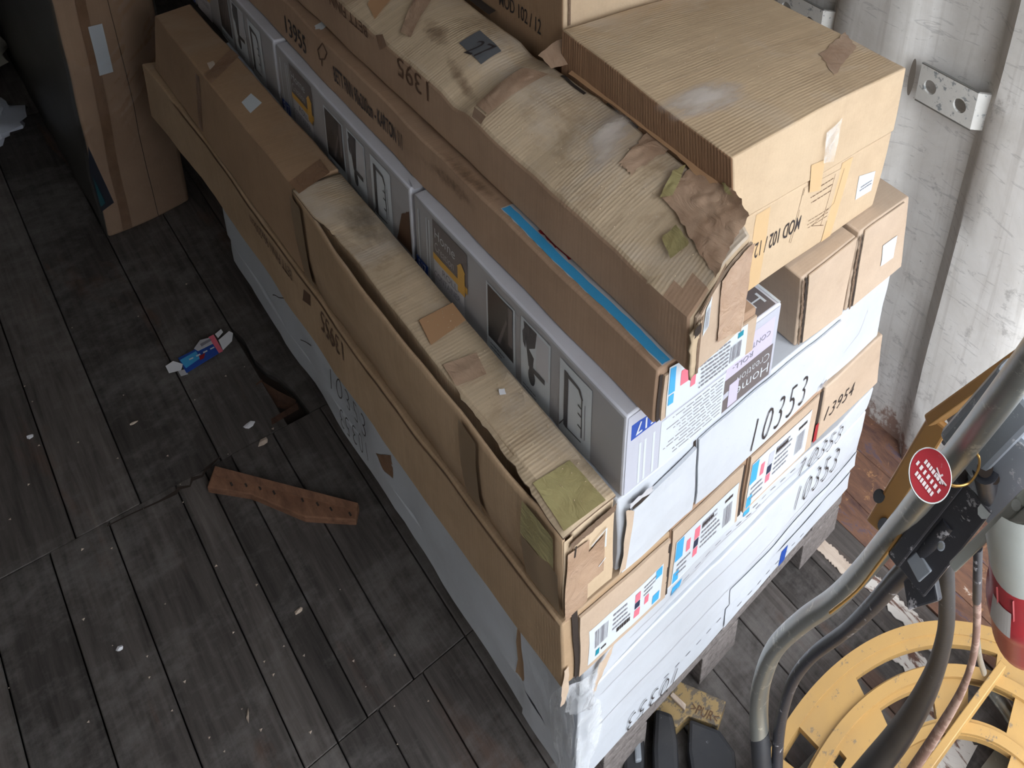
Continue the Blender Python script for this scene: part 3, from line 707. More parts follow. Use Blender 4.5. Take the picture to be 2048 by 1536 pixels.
# tall white carton above the row
t_ = Carton('white_carton', 'wide white carton marked 10353 on its end above the labelled brown cartons', .556, 1.292, .764, 2.70, .7235, .925, 'white_board', 'flat white numbered cartons', warp=SGtop(.7235, .925, 1, .4), lump=.005, off={(0, 0, 0): (.006, .004, 0), (1, 0, 1): (0, 0, 0)})
t_.ptext('F', '10353', (1500, 866), (1608, 772), .088, .0, lift=.0085, **INK)
for (a, b, dv) in ((.560, .712, .0), ):
    o = t_.quad('F', [(a, .728), (b, .728), (b+.002, .905), (a+.018, .880)], 'white_board', 'end_flap', nx=8, ny=5, lift=.003)
    e = o.modifiers.new('thick', 'SOLIDIFY'); e.thickness = .007; e.offset = 1
o = t_.quad('F', [(.722, .728), (1.075, .728), (1.115, .915), (.722, .915)], 'white_board', 'end_flap', nx=14, ny=5, lift=.0025); e = o.modifiers.new('thick', 'SOLIDIFY'); e.thickness = .004; e.offset = 1
t_.ribbon('F', .715, .73, .716, .915, .006, 'dark_gap', 'flap_gap', lift=.0015)
t_.ribbon('F', 1.080, .735, 1.118, .912, .006, 'label_grey', 'flap_gap', lift=.0014)
t_.quad('F', [(.578, .882), (.612, .884), (.610, .902), (.582, .900)], 'dark_gap', 'crushed_corner', lift=.0095, jit=.003)
t_.quad('F', [(.575, .898), (.618, .894), (.616, .908), (.572, .912)], 'label_grey', 'torn_paper', lift=.011, jit=.003)
t_.quad('F', [(.556, .74), (.566, .74), (.580, .88), (.566, .90)], 'kraft_rose', 'torn_paper', lift=.011, jit=.002)
t_.quad('F', [(1.06, .728), (1.09, .728), (1.095, .748), (1.065, .744)], 'film', 'tape_end', lift=.009); t_.ribbon('F', 1.068, .738, 1.088, .75, .005, 'ink_soft', 'smudge', lift=.0095, n=2)
for q in (((1.20, .80), (1.22, .86)), ((1.15, .78), (1.20, .80))): t_.ribbon('F', *q[0], *q[1], .0012, 'label_grey', 'crease')
t_.ribbon('F', .762, .895, .770, .862, .002, 'tape_amber', 'loose_thread', lift=.006)
# ---- long battered brown carton at the left front, and the intact one behind it
def afold(p): return Vector((0, 0, sag(p.y, 1)*(1-(p.z-.744)/.214)))
a1 = Carton('long_carton', 'tall narrow battered brown carton at the left front, side panel split open', .473, .547, .757, 1.862, .746, .958, 'kraft_dirty', 'tall narrow brown cartons along the left edge', warp=afold, lump=.003, cell=.04,
            off={(0, 0, 1): (.0, 0, -.0), (0, 1, 1): (-.006, 0, 0)})
# the split side panel: a sheet standing off the body, its top edge bowed outward
vs = []; fs = []; N = 44
def gapx(y):   # how far the body top edge is pulled in from the panel
    if y > 1.74 or y < .80: return 0
    t = (1.74-y)/.94; return .030*max(0, math.sin(math.pi*min(1, t*1.45)))+.012*max(0, math.sin(math.pi*min(1, max(0, (t-.55)/.45))))
for i in range(N+1):
    y = .757+(1.862-.757)*i/N
    for j, f in enumerate((0, .35, .7, .93, 1.0)):
        z = .745+sag(y)*(1-f)+(.9545-.745)*f-(.006*f if gapx(y) > .004 else 0)
        x = .466-.009*f-.006*math.sin(math.pi*f)*(1 if 0.8 < y < 1.75 else .3)-gapx(y)*.25*f+noise.noise(Vector((y*9, f*2, 7)))*.003
        vs.append(Vector((x, y, z)))
for i in range(N):
    for j in range(4):
        a = i*5+j; fs.append((a, a+5, a+6, a+1))
o = mesh_obj('side_panel', vs, fs, 'kraft', a1.root, smooth=True); e = o.modifiers.new('thick', 'SOLIDIFY'); e.thickness = .0045; e.offset = 1
# top panel of the split carton with its ragged left edge
vs = []; fs = []; N = 90
for i in range(N+1):
    y = .757+(1.862-.757)*i/N; g = gapx(y)
    xl = .458+g*.9+(random.uniform(-.0016, .0016) if g > .004 else 0)
    zz = .9568+noise.noise(Vector((y*7, 0, 2)))*.002
    for j in range(4):
        f = j/3; vs.append(Vector((xl+(.5475-xl)*f, y, zz-(.004*(1-f) if g > .01 else 0)+.002*math.sin(f*3.1))))
for i in range(N):
    for j in range(3):
        a = i*4+j; fs.append((a, a+1, a+5, a+4))
o = mesh_obj('top_panel', vs, fs, ['kraft_dirty', 'edge'], a1.root, smooth=True); e = o.modifiers.new('thick', 'SOLIDIFY'); e.thickness = .0045; e.offset = 0; e.use_rim = True; e.material_offset_rim = 1
def sheet(name, pts, mat, parent, nx=6, ny=5, z=.9645, amp=.0, jit=0.0):
    """patch on the top of the long carton; pts = four picture sightings on height z"""
    q = [P(*p, 2, z) for p in pts]; vs = []; fs = []
    for j in range(ny+1):
        for i in range(nx+1):
            a, b = i/nx, j/ny; p = (q[0]*(1-a)+q[1]*a)*(1-b)+(q[3]*(1-a)+q[2]*a)*b
            if jit and (i in (0, nx) or j in (0, ny)): p = p+Vector((random.uniform(-jit, jit), random.uniform(-jit, jit), 0))
            p.z = z+amp*noise.noise(Vector((p.x*45, p.y*45, 9))); vs.append(p)
    for j in range(ny):
        for i in range(nx):
            a = j*(nx+1)+i; fs.append((a, a+1, a+nx+2, a+nx+1))
    o = mesh_obj(name, vs, fs, mat, parent, smooth=True)
    if mat in ('dust', 'grime', 'stain'):
        uv = o.data.uv_layers.new(name='UVMap')
        for lp in o.data.loops: uv.data[lp.index].uv = ((lp.vertex_index % (nx+1))/nx, (lp.vertex_index//(nx+1))/ny)
    return o
sheet('grime_patch', [(640, 400), (720, 370), (830, 505), (720, 520)], 'grime', a1.root, z=.9655)
sheet('tape_strip', [(838, 640), (905, 605), (932, 640), (862, 690)], 'tape_flat', a1.root, z=.9642)
sheet('tape_strip', [(886, 730), (953, 704), (973, 748), (912, 772)], 'tape', a1.root, amp=.002, z=.9665, nx=12, ny=10)
sheet('green_tape', [(1066, 966), (1140, 920), (1212, 1000), (1128, 1062)], 'tape_green', a1.root, z=.9640, jit=.0004)
sheet('paper_crumb', [(997, 778), (1008, 777), (1012, 788), (1000, 789)], 'paper_scrap', a1.root, nx=2, ny=2, z=.967, jit=.001)
def apatch(name, y0, y1, z0, z1, mat, x=.4435, n=6):
    vs = []; fs = []
    for i in range(n+1):
        y = y0+(y1-y0)*i/n
        for f in range(5):
            g = (z0+(z1-z0)*f/4-.745)/.21
            xx = .466-.009*g-.006*math.sin(math.pi*g)*(1 if .8 < y < 1.75 else .3)-gapx(y)*.25*g+noise.noise(Vector((y*9, g*2, 7)))*.003
            vs.append(Vector((xx-.0055, y, z0+(z1-z0)*f/4+sag(y)*(1-g))))
    for i in range(n):
        for f in range(4):
            a = i*5+f; fs.append((a, a+5, a+6, a+1))
    return mesh_obj(name, vs, fs, mat, a1.root, smooth=True)
apatch('tape_strip', 1.01, 1.075, .76, .945, 'tape_side'); apatch('green_tape', .775, .865, .87, .945, 'tape_green'); apatch('tape_strip', .762, .865, .76, .868, 'tape_side')
apatch('tape_strip', 1.80, 1.858, .75, .95, 'tape_side')
# front end of the split carton
for (u0, u1, v0, v1, m, l) in ((.4735, .545, .752, .935, 'kraft_pale', .002),):
    o = a1.quad('F', [(u0, v0), (u1, v0), (u1, v1+.004), (u0, v1)], m, 'end_flap', nx=6, ny=6, lift=l); e = o.modifiers.new('thick', 'SOLIDIFY'); e.thickness = .004; e.offset = 1
o = a1.quad('F', [(.464, .750), (.4745, .750), (.4735, .950), (.459, .950)], 'kraft_pale', 'end_flap', nx=2, ny=6, lift=.002)
a1.quad('F', [(.4665, .928), (.545, .934), (.545, .952), (.4665, .944)], 'edge', 'corrugated_edge_or_gap', nx=16, ny=3, lift=.0085, jit=.0022)
a1.quad('F', [(.462, .752), (.500, .752), (.500, .918), (.462, .925)], 'tape', 'tape_strip', lift=.0095, nx=5, ny=8); a1.quad('F', [(.500, .80), (.528, .80), (.528, .896), (.500, .885)], 'tape', 'tape_strip', lift=.0092, jit=.001)
a1.ribbon('F', .504, .897, .529, .911, .0022, 'label_white', 'white_chip', lift=.0105); a1.ribbon('F', .530, .912, .5295, .862, .0024, 'label_white', 'white_chip', lift=.0105); a1.ribbon('F', .518, .824, .530, .832, .0018, 'label_white', 'white_chip', lift=.0105)
a1.ribbon('F', .476, .93, .474, .905, .003, 'dark_gap', 'slit', lift=.0100)
a2 = Carton('long_carton', 'tall narrow brown carton behind the battered one, blank white sticker on top', .462, .550, 1.872, 2.93, .746, .962, 'kraft_tan', 'tall narrow brown cartons along the left edge', warp=afold, lump=.0015, off={(0, 1, 1): (-.004, -.02, -.016), (0, 1, 0): (-.016, .03, 0), (1, 1, 1): (-.01, 0, -.006)})
a2.pq('T', [(483, 205), (502, 187), (524, 206), (501, 227)], 'label_white', 'white_sticker', nx=2, ny=2)
a2.pq('T', [(415, 128), (427, 123), (430, 131), (421, 141)], 'pale_wood', 'torn_paper', nx=2, ny=2, jit=.002, lift=.003)
a2.pq('T', [(408, 150), (462, 98), (478, 112), (422, 168)], 'tape_dark', 'tape_strip'); a2.pq('T', [(578, 365), (640, 318), (660, 345), (598, 388)], 'tape_dark', 'tape_strip')
a2.rect('L', 2.53, 2.56, .76, .94, 'tape_dark', 'tape_strip')
# ---- three printed shelf-unit cartons, end to end
def home(lab, y0, y1, dz, first=False):
    h = Carton('printed_carton', lab, .562, .900, y0, y1, .9285+dz*.0, 1.121+dz, 'white_gloss', 'three printed grey and white roll container cartons', warp=SGtop(.9285, 1.121, .4, .3), lump=.0012, bev=.005, smat=('L', 'grey_print'))
    b = y0-.76
    def R(u0, u1, v0, v1, m, nm, par=None, lift=.0009): return h.rect('L', u0+b, u1+b, v0, v1, m, nm, nx=4, ny=3, lift=lift, parent=par)
    for yy in (1.487, 1.452, 1.440):
        R(yy-.004, yy, .93, 1.095, 'label_white', 'white_stripe')
    d = R(1.503, 1.448, .930, .966, 'blue_print', 'blue_badge'); h.text('L', '517', 1.475+b, .949, .036, .026, 0, 'label_white', thin=.01, lift=.0016, parent=d)
    d = R(1.421, 1.278, 1.026, 1.110, 'dark_print', 'logo_panel')
    h.text('L', 'Home', 1.368+b, 1.080, .085, .024, -.02, 'label_white', lift=.0016, parent=d, thin=-.01); h.text('L', 'Creation', 1.372+b, 1.047, .080, .021, -.02, 'label_grey', lift=.0016, parent=d, thin=-.015)
    h.quad('L', [(1.421+b, 1.010), (1.278+b, 1.010), (1.278+b, 1.026), (1.421+b, 1.026)], 'gold_print', 'gold_band', nx=4, ny=1, parent=d, lift=.0012)
    h.quad('L', [(1.315+b, .998), (1.287+b, .998), (1.287+b, 1.060), (1.315+b, 1.060)], 'gold_print', 'gold_house', nx=1, ny=1, parent=d, lift=.0018)
    h.quad('L', [(1.3185+b, 1.058), (1.2835+b, 1.058), (1.2995+b, 1.074), (1.3025+b, 1.074)], 'gold_print', 'gold_roof', nx=1, ny=1, parent=d, lift=.0018)
    d = R(1.419, 1.292, .930, 1.010, 'label_grey', 'title_panel'); h.text('L', 'ROLL-', 1.345+b, .998, .07, .016, 0, 'ink_soft', parent=d, lift=.0016); h.text('L', 'CONTAINER', 1.362+b, .975, .11, .016, 0, 'ink_soft', parent=d, lift=.0016)
    d = R(1.206, 1.098, .932, 1.099, 'label_white', 'photo_panel'); R(1.199, 1.105, .965, 1.095, 'photo_print', 'photo', d, .0015); R(1.122, 1.106, 1.0, 1.094, 'dark_print', 'photo_detail', d, .0018); textlines(h, 'L', 1.19+b, 1.13+b, .94, .958, 2, d)
    h.quad('L', [(1.165+b, .975), (1.155+b, .975), (1.125+b, 1.05), (1.13+b, 1.055)], 'dark_print', 'photo_glint', nx=1, ny=3, parent=d, lift=.0018)
    d = R(1.078, .980, .932, 1.104, 'label_white', 'drawing_panel')
    h.quad('L', [(1.068+b, 1.100), (1.024+b, 1.100), (1.036+b, 1.005), (1.050+b, 1.005)], 'shape_print', 'drawn_bracket', nx=1, ny=1, parent=d, lift=.0015)
    h.quad('L', [(1.070+b, 1.075), (1.06+b, 1.095), (1.06+b, 1.04), (1.068+b, 1.05)], 'shape_print', 'drawn_bulge', nx=1, ny=1, parent=d, lift=.0015)
    R(1.048, .996, 1.000, 1.012, 'shape_print', 'drawn_arm', d, .0015)
    cc = (1.040+b, .985); n = 14
    h_vs = [h.face_pt('L', cc[0]+.0115*math.cos(2*math.pi*i/n), cc[1]+.021*math.sin(2*math.pi*i/n), .0016) for i in range(n)]
    mesh_obj('drawn_wheel', h_vs, [tuple(range(n))], 'shape_print', d); textlines(h, 'L', 1.07+b, 1.01+b, .936, .952, 2, d)
    R(1.024, .985, 1.014, 1.098, 'label_grey', 'drawn_sheet', d, .0013)
    d = R(.950, .852, .932, 1.104, 'label_white', 'drawing_panel')
    R(.935, .922, .955, 1.088, 'shape_print', 'drawn_side', d, .0015)
    h.quad('L', [(.934+b, 1.088), (.934+b, 1.078), (.882+b, 1.074), (.886+b, 1.081)], 'shape_print', 'drawn_top', nx=1, ny=1, parent=d, lift=.0016)
    h.quad('L', [(.894+b, 1.080), (.886+b, 1.080), (.876+b, 1.062), (.880+b, 1.058)], 'shape_print', 'drawn_corner', nx=1, ny=1, parent=d, lift=.0016)
    R(.881, .878, .968, 1.062, 'shape_print', 'drawn_edge', d, .0015); R(.871, .869, .97, 1.055, 'ink_soft', 'drawn_dimension', d, .0015)
    h.ribbon('L', .93+b, .955, .88+b, .957, .003, 'shape_print', 'drawn_base', lift=.0015, n=1, parent=d); h.ribbon('L', .948+b, .945, .93+b, .975, .002, 'shape_print', 'drawn_foot', lift=.0015, n=1, parent=d)
    for zz in (1.038, 1.018, .990): h.ribbon('L', .891+b, zz+.002, .879+b, zz, .004, 'shape_print', 'drawn_peg', lift=.0015, n=1, parent=d)
    return h
h1 = home('printed shelf-unit carton nearest the camera, bare front end in view', .762, 1.508, 0)
h2 = home('middle printed shelf-unit carton, end to end behind the front one', 1.526, 2.278, 0)
h3 = home('farthest printed shelf-unit carton, partly out of view', 2.292, 3.03, 0)
h2.quad('T', [(.566, 1.512), (.600, 1.512), (.606, 1.545), (.572, 1.552)], 'white_gloss', 'torn_flap', lift=.005, nx=3, ny=3)
h2.quad('L', [(1.60, .945), (1.53, .945), (1.53, 1.06), (1.57, 1.03)], 'ink_brown', 'torn_patch', jit=.001)
# its front end, printed upside down
f = lambda a, b, c_, d_, m, nm, par=None, l=.0009: h1.rect('F', a, b, c_, d_, m, nm, nx=4, ny=2, lift=l, parent=par)
f(.566, .896, .932, 1.117, 'silver_print', 'end_print')
d = f(.573, .628, 1.058, 1.094, 'blue_print', 'blue_badge', None, .0014); h1.text('F', '517', .600, 1.076, .038, .026, math.pi, 'label_white', lift=.002, thin=.01, parent=d)
for xx in (.590, .600, .617): f(xx, xx+.004, .936, 1.035, 'label_white', 'white_stripe', None, .0014)
d = f(.632, .770, .932, 1.045, 'label_white', 'text_panel', None, .0014); textlines(h1, 'F', .765, .638, 1.04, .940, 11, d, 'ink_soft', .22)
d = f(.770, .890, .936, 1.022, 'dark_print', 'logo_panel', None, .0014)
h1.text('F', 'Home', .842, .962, .085, .026, math.pi, 'label_white', lift=.002, thin=-.01, parent=d); h1.text('F', 'Creation', .842, .994, .082, .022, math.pi, 'label_white', lift=.002, thin=-.015, parent=d)
h1.quad('F', [(.783, .940), (.806, .94), (.806, 1.0), (.783, 1.0)], 'lilac_print', 'house_mark', nx=1, ny=1, parent=d, lift=.002)
d = f(.770, .886, 1.022, 1.098, 'lilac_print', 'title_panel', None, .0014); h1.text('F', 'CONTAINER', .83, 1.062, .095, .014, math.pi, 'ink_soft', lift=.002, parent=d); h1.text('F', 'ROLL-', .81, 1.040, .05, .014, math.pi, 'ink_soft', lift=.002, parent=d)
d = h1.rect('T', .800, .888, .768, .92, 'dark_print', 'logo_panel'); h1.text('T', 'Ho', .85, .80, .06, .03, math.pi, 'label_white', parent=d)
h1.rect('T', .893, .899, .765, 1.50, 'label_white', 'seam_tape', nx=2, ny=20)
# ---- bed-frame carton 13955 lying on the printed cartons
bz0, bz1 = 1.1225, 1.240
b_ = Carton('narrow_carton', 'long brown bed carton lettered along its side with a blue label strip on top', .583, .786, .722, 2.80, bz0, bz1, 'kraft_red', warp=SGtop(bz0, bz1, .3, .1), lump=.002, off={(1, 0, 1): (0, 0, -.02), (1, 0, 0): (0, 0, 0)})
b_.ptext('L', '13955', (572, 52), (612, 88), .048, .0, thin=.004, mat='ink')
b_.ptext('L', 'BETT FINN 90x200cm - KARTON 1/1', (668, 142), (806, 290), .040, .0, thin=.012, mat='ink')
g = [(634, 108), (645, 92), (655, 112)]
for a, b in (((636, 100), (646, 86)), ((646, 86), (655, 106)), ((655, 106), (650, 118)), ((636, 100), (640, 118)), ((640, 118), (650, 118)), ((644, 118), (645, 132))):
    p, q = b_.px('L', *a), b_.px('L', *b); b_.ribbon('L', *p, *q, .004, 'ink_brown', 'glass_mark', n=1)
b_.pq('T', [(628, 54), (648, 40), (668, 42), (640, 62)], 'label_white', 'white_powder', jit=.004, nx=5, ny=4)
b_.rect('T', .593, .624, .724, 1.215, 'label_grey', 'label_strip', nx=3, ny=30, jit=.0015)
b_.rect('T', .5935, .6085, .726, 1.212, 'sky_print', 'blue_strip', nx=3, ny=30, lift=.0014, jit=.0006)
for y in (1.12, 1.08): b_.rect('T', .612, .624, y-.06, y, 'red_board', 'red_strip', nx=2, ny=6, lift=.0014, jit=.002)
lb = b_.quad('F', [(.602, 1.126), (.766, 1.126), (.763, 1.218), (.600, 1.238)], 'label_white', 'address_label', nx=8, ny=3, lift=.0062)
flap_pair(b_, .594, .784, 1.124, 1.222, .001, 'kraft_rose', .004); edge_strip(b_, 'F', (.589, 1.126), (.588, 1.228), .006, .003, 'dark_gap')
b_.quad('F', [(.603, 1.175), (.615, 1.175), (.613, 1.232), (.602, 1.234)], 'sky_print', 'blue_mark', lift=.0068, parent=lb); b_.quad('F', [(.604, 1.150), (.614, 1.15), (.614, 1.171), (.604, 1.171)], 'sky_print', 'blue_mark', lift=.0068, parent=lb)
b_.rect('F', .625, .642, 1.178, 1.212, 'pink_print', 'pink_mark', lift=.0068, parent=lb); b_.rect('F', .646, .656, 1.158, 1.182, 'pink_print', 'pink_mark', lift=.0068, parent=lb)
k1 = textlines(b_, 'F', .725, .655, 1.135, 1.21, 7, lb); k2 = barcode(b_, 'F', .728, .752, 1.140, 1.185, lb, 9)
for k in (k1, k2):
    for v in k.data.vertices: v.co.y -= .0058
b_.rect('F', .742, .754, 1.195, 1.210, 'teal_print', 'recycling_mark', lift=.0068, parent=lb)
# ---- the dirty taped carton with the 27 sticker
dz0, dz1 = 1.2415, 1.356
def dwarp(p):
    a = (p.x-.608)/.164; t = (p.z-dz0)/(dz1-dz0); ac = min(max(a, 0), 1)
    crown = (.060+.022*math.exp(-((p.y-.72)/.10)**2))*a*t+.016*math.sin(math.pi*ac)*t
    dent = -.011*t*math.exp(-((p.y-1.43)/.035)**2)-.008*t*math.exp(-((p.y-1.18)/.10)**2)*math.sin(math.pi*ac)
    rip = .0048*t*(1-abs(math.sin(p.y*33+a*1.2)))**3*math.exp(-((p.y-1.12)/.30)**2)*(.3+.7*ac)
    side = .010*t*max(0, math.sin((p.y-.75)*3.0))*(1-a)
    pinch = -.052*a*max(0, 1-(p.y-.686)/.15)
    return Vector((side*.4+pinch, 0, crown+dent+rip))
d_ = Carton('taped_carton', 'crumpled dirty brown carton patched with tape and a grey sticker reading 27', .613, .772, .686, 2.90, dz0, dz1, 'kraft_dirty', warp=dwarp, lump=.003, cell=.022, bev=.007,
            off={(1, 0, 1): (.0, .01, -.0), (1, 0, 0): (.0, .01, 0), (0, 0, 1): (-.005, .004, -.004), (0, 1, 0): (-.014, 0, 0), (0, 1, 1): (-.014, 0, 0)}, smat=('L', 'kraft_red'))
s27 = d_.pq('T', [(918, 88), (960, 62), (1003, 105), (963, 140)], 'grey_sticker', 'number_sticker', nx=6, ny=6, lift=.002)
c27 = d_.px('T', 960, 100); d_.text('T', '27', c27[0], c27[1], .050, .038, -math.pi/2+.25, 'ink', shear=.1, thin=-.004, lift=.0035, parent=s27)
W_ = dict(wav=.004)
d_.pq('T', [(1045, 138), (1098, 150), (975, 232), (952, 212)], 'tape', 'tape_strip', nx=16, ny=8, lift=.0015, wav=.003)
d_.pq('L', [(952, 212), (975, 232), (965, 248), (948, 232)], 'tape', 'tape_strip', nx=4, ny=4, lift=.002, wav=.002)
d_.pq('T', [(850, -40), (880, -20), (822, 78), (800, 70)], 'tape', 'tape_strip', nx=12, ny=8, lift=.002, wav=.005)
d_.pq('T', [(760, -30), (800, -20), (750, 40), (735, 10)], 'tape_flat', 'tape_strip', nx=8, ny=6, lift=.0016, wav=.002)
# big wrinkled patch over the front right corner
d_.pq('T', [(1322, 398), (1400, 318), (1498, 440), (1432, 560)], 'tape', 'tape_patch', nx=22, ny=20, lift=.002, wav=.006, jit=.002)
d_.pq('T', [(1238, 330), (1300, 262), (1345, 300), (1262, 352)], 'tape', 'tape_patch', nx=14, ny=10, lift=.002, wav=.004, jit=.003)
d_.pq('T', [(1262, 305), (1290, 268), (1332, 290), (1255, 345)], 'plastic_bag', 'film_scrap', nx=8, ny=6, lift=.005, wav=.003, jit=.003) if False else None
for q in (((1318, 405), (1345, 352), (1372, 338), (1345, 400)), ((1322, 488), (1350, 462), (1378, 498), (1340, 528)), ((1430, 365), (1442, 372), (1466, 405), (1450, 396))):
    d_.pq('T', q, 'tape_green', 'green_tape', nx=7, ny=6, lift=.008, wav=.005, jit=.001)
d_.quad('F', [(.684, 1.264), (.760, 1.246), (.770, 1.354), (.680, 1.354)], 'tape', 'tape_patch', nx=12, ny=14, lift=.0085, wav=.003, jit=.001)
flap_pair(d_, .622, .768, 1.246, 1.352, .002, 'kraft_rose', .005)
o = d_.quad('F', [(.606, 1.243), (.624, 1.243), (.628, 1.345), (.606, 1.345)], 'kraft_dirty', 'end_flap', nx=3, ny=8, lift=.010, jit=.003, wav=.003); e = o.modifiers.new('thick', 'SOLIDIFY'); e.thickness = .004
edge_strip(d_, 'F', (.6245, 1.246), (.629, 1.352), .007, .0125, 'edge'); d_.quad('F', [(.610, 1.332), (.626, 1.328), (.624, 1.352), (.608, 1.352)], 'dark_gap', 'crushed_corner', lift=.016, jit=.002)
edge_strip(d_, 'F', (.628, 1.354), (.69, 1.368), .007, .009, 'edge')
lb = d_.quad('F', [(.640, 1.300), (.655, 1.305), (.657, 1.352), (.643, 1.345)], 'label_white', 'barcode_sticker', lift=.0085, nx=2, ny=2); barcode(d_, 'F', .6425, .654, 1.308, 1.342, lb, 8)
for o in lb.children:
    for v in o.data.vertices: v.co.y -= .0085
# torn edge and loose tape along the right of the lid
d_.pq('T', [(1168, 178), (1250, 228), (1248, 238), (1166, 192)], 'dark_gap', 'torn_edge', nx=14, ny=2, jit=.0025, lift=.002) if False else None
for (a, b) in (((1123, 153), (1170, 190)), ((1215, 208), (1238, 226)), ((1258, 238), (1276, 258))):
    p, q = d_.px('T', *a), d_.px('T', *b); d_.ribbon('T', *p, *q, .006, 'dark_gap', 'torn_edge', lift=.0025, n=6)
p, q = d_.px('T', 946, 0), d_.px('T', 985, 28); d_.ribbon('T', *p, *q, .014, 'dark_gap', 'torn_edge', lift=.0025, n=6)
d_.ptext('L', '1395', (796, 128), (858, 186), .048, math.pi, mat='ink_brown', thin=-.005)
d_.ptext('L', 'BETT FINN', (660, 0), (735, 62), .03, math.pi, mat='ink_brown')
d_.pq('L', [(752, 70), (766, 68), (774, 92), (760, 100)], 'tape_dark', 'glass_mark', nx=2, ny=2)
# twisted loose tape bridging to the MOD carton
def strip3d(name, pts, w, mat, parent, n=8, crumple=.003):
    """loose tape: a ribbon along pts (world) with given half-width vector"""
    vs = []; fs = []; m = len(pts)
    tot = (m-1)*n
    for i in range(tot+1):
        s = i/n; k = min(int(s), m-2); t = s-k; p = Vector(pts[k])*(1-t)+Vector(pts[k+1])*t
        ww = Vector(w[k])*(1-t)+Vector(w[k+1])*t
        for j in range(5):
            q = p+ww*(j/2-1); q = q+noise.noise_vector(q*60)*crumple; vs.append(q)
    for i in range(tot):
        for j in range(4):
            a = i*5+j; fs.append((a, a+1, a+6, a+5))
    return mesh_obj(name, vs, fs, mat, parent, smooth=True)
strip3d('loose_tape', [(.745, 1.345, 1.440), (.772, 1.345, 1.448), (.80, 1.31, 1.470)], [(0, .025, .004), (.002, .026, .012), (.004, .03, .02)], 'tape', d_.root)
strip3d('loose_tape', [(.776, 1.30, 1.432), (.777, 1.10, 1.434), (.776, .95, 1.432), (.768, .84, 1.425)], [(.007, 0, .006)]*4, 'tape_flat', d_.root, crumple=.002)
d_.pq('T', [(1150, 290), (1240, 205), (1290, 250), (1175, 420)], 'dust', 'dust_patch', nx=12, ny=12, lift=.003)
d_.pq('T', [(880, 100), (930, 130), (985, 250), (900, 170)], 'stain', 'stain_patch', nx=12, ny=8, lift=.003); d_.pq('T', [(850, 30), (920, 60), (900, 110), (830, 80)], 'stain', 'stain_patch', nx=10, ny=8, lift=.003)
b_.pq('T', [(850, 300), (900, 300), (1040, 430), (960, 400)], 'stain', 'stain_patch', nx=12, ny=6, lift=.002); b_.pq('L', [(830, 290), (960, 400), (960, 440), (840, 330)], 'stain', 'stain_patch', nx=10, ny=5, lift=.002)
# ---- two upright brown cartons at the right, under the MOD cartons
q1 = Carton('brown_carton', 'upright brown carton beside the printed one, open flap edge in view', .958, 1.118, .768, 2.35, .9265, 1.150, 'kraft_rose', 'pair of upright brown cartons by the wall', lump=.0015, off={(0, 0, 0): (.022, .010, 0), (0, 0, 1): (-.012, -.006, 0), (0, 1, 0): (.02, 0, 0), (0, 1, 1): (-.01, 0, 0)})
q2 = Carton('brown_carton', 'upright brown carton nearest the wall with a small white label', 1.126, 1.325, .766, 2.35, .9265, 1.156, 'kraft_rose', 'pair of upright brown cartons by the wall', lump=.0015, off={(1, 0, 0): (.015, 0, 0), (1, 0, 1): (-.02, 0, 0)})
for c, xa, xb in ((q1, .966, .960), (q2, 1.134, 1.128)):
    for k, dx in enumerate((0, .0085)):
        c.quad('F', [(xa+dx-.002, .93), (xa+dx+.004, .93), (xb+dx+.004, 1.146), (xb+dx-.002, 1.146)], 'edge' if k == 0 else 'dark_gap', 'corrugated_edge_or_gap', nx=2, ny=24, lift=.0045-.001*k, jit=.0016)  # second strip paints the dark gap behind the raw edge
o = q1.quad('F', [(.978, .930), (1.112, .930), (1.116, 1.149), (.974, 1.149)], 'kraft_rose', 'end_flap', nx=6, ny=6, lift=.002); e = o.modifiers.new('t', 'SOLIDIFY'); e.thickness = .003; e.offset = 1
o = q2.quad('F', [(1.146, .930), (1.315, .930), (1.300, 1.154), (1.142, 1.154)], 'kraft_rose', 'end_flap', nx=6, ny=6, lift=.002); e = o.modifiers.new('t', 'SOLIDIFY'); e.thickness = .003; e.offset = 1
lb = q2.pq('F', [(1762, 488), (1790, 468), (1782, 512), (1757, 530)], 'label_white', 'white_label', nx=3, ny=3, lift=.007, jit=.001)
# ---- MOD cartons
def mod(lab, x0, x1, y0, y1, z0, z1, **k): return Carton('lettered_carton', lab, x0, x1, y0, y1, z0, z1, 'kraft_pale', 'brown lettered cartons on top of the stack', lump=k.pop('lump', .0018), **k)
m2 = mod('lower lettered brown carton with a white label, one step below the top', .808, 1.222, .802, 1.34, 1.158, 1.352, smat=('T', 'kraft_mod'), off={(1, 0, 0): (-.01, 0, 0), (1, 0, 1): (.01, 0, 0)})
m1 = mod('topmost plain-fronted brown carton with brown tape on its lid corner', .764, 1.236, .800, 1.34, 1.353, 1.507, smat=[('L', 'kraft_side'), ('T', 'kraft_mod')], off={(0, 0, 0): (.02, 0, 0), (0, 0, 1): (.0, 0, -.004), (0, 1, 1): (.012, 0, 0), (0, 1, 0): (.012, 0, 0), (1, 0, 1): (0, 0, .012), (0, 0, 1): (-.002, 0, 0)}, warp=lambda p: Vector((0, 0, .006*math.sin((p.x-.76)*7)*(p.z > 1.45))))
m2.ptext('F', 'MOD 102 / 12', (1508, 504), (1600, 442), .036, math.pi, thin=.006)
m2.rect('F', .838, .872, 1.162, 1.345, 'tape_amber', 'tape_strip', nx=3, ny=6); m2.quad('F', [(1.045, 1.16), (1.075, 1.16), (1.095, 1.348), (1.062, 1.348)], 'tape_amber', 'tape_strip', nx=3, ny=6)
m2.quad('F', [(.94, 1.218), (1.05, 1.212), (1.062, 1.335), (.955, 1.342)], 'kraft_pale', 'printed_box', nx=4, ny=4)
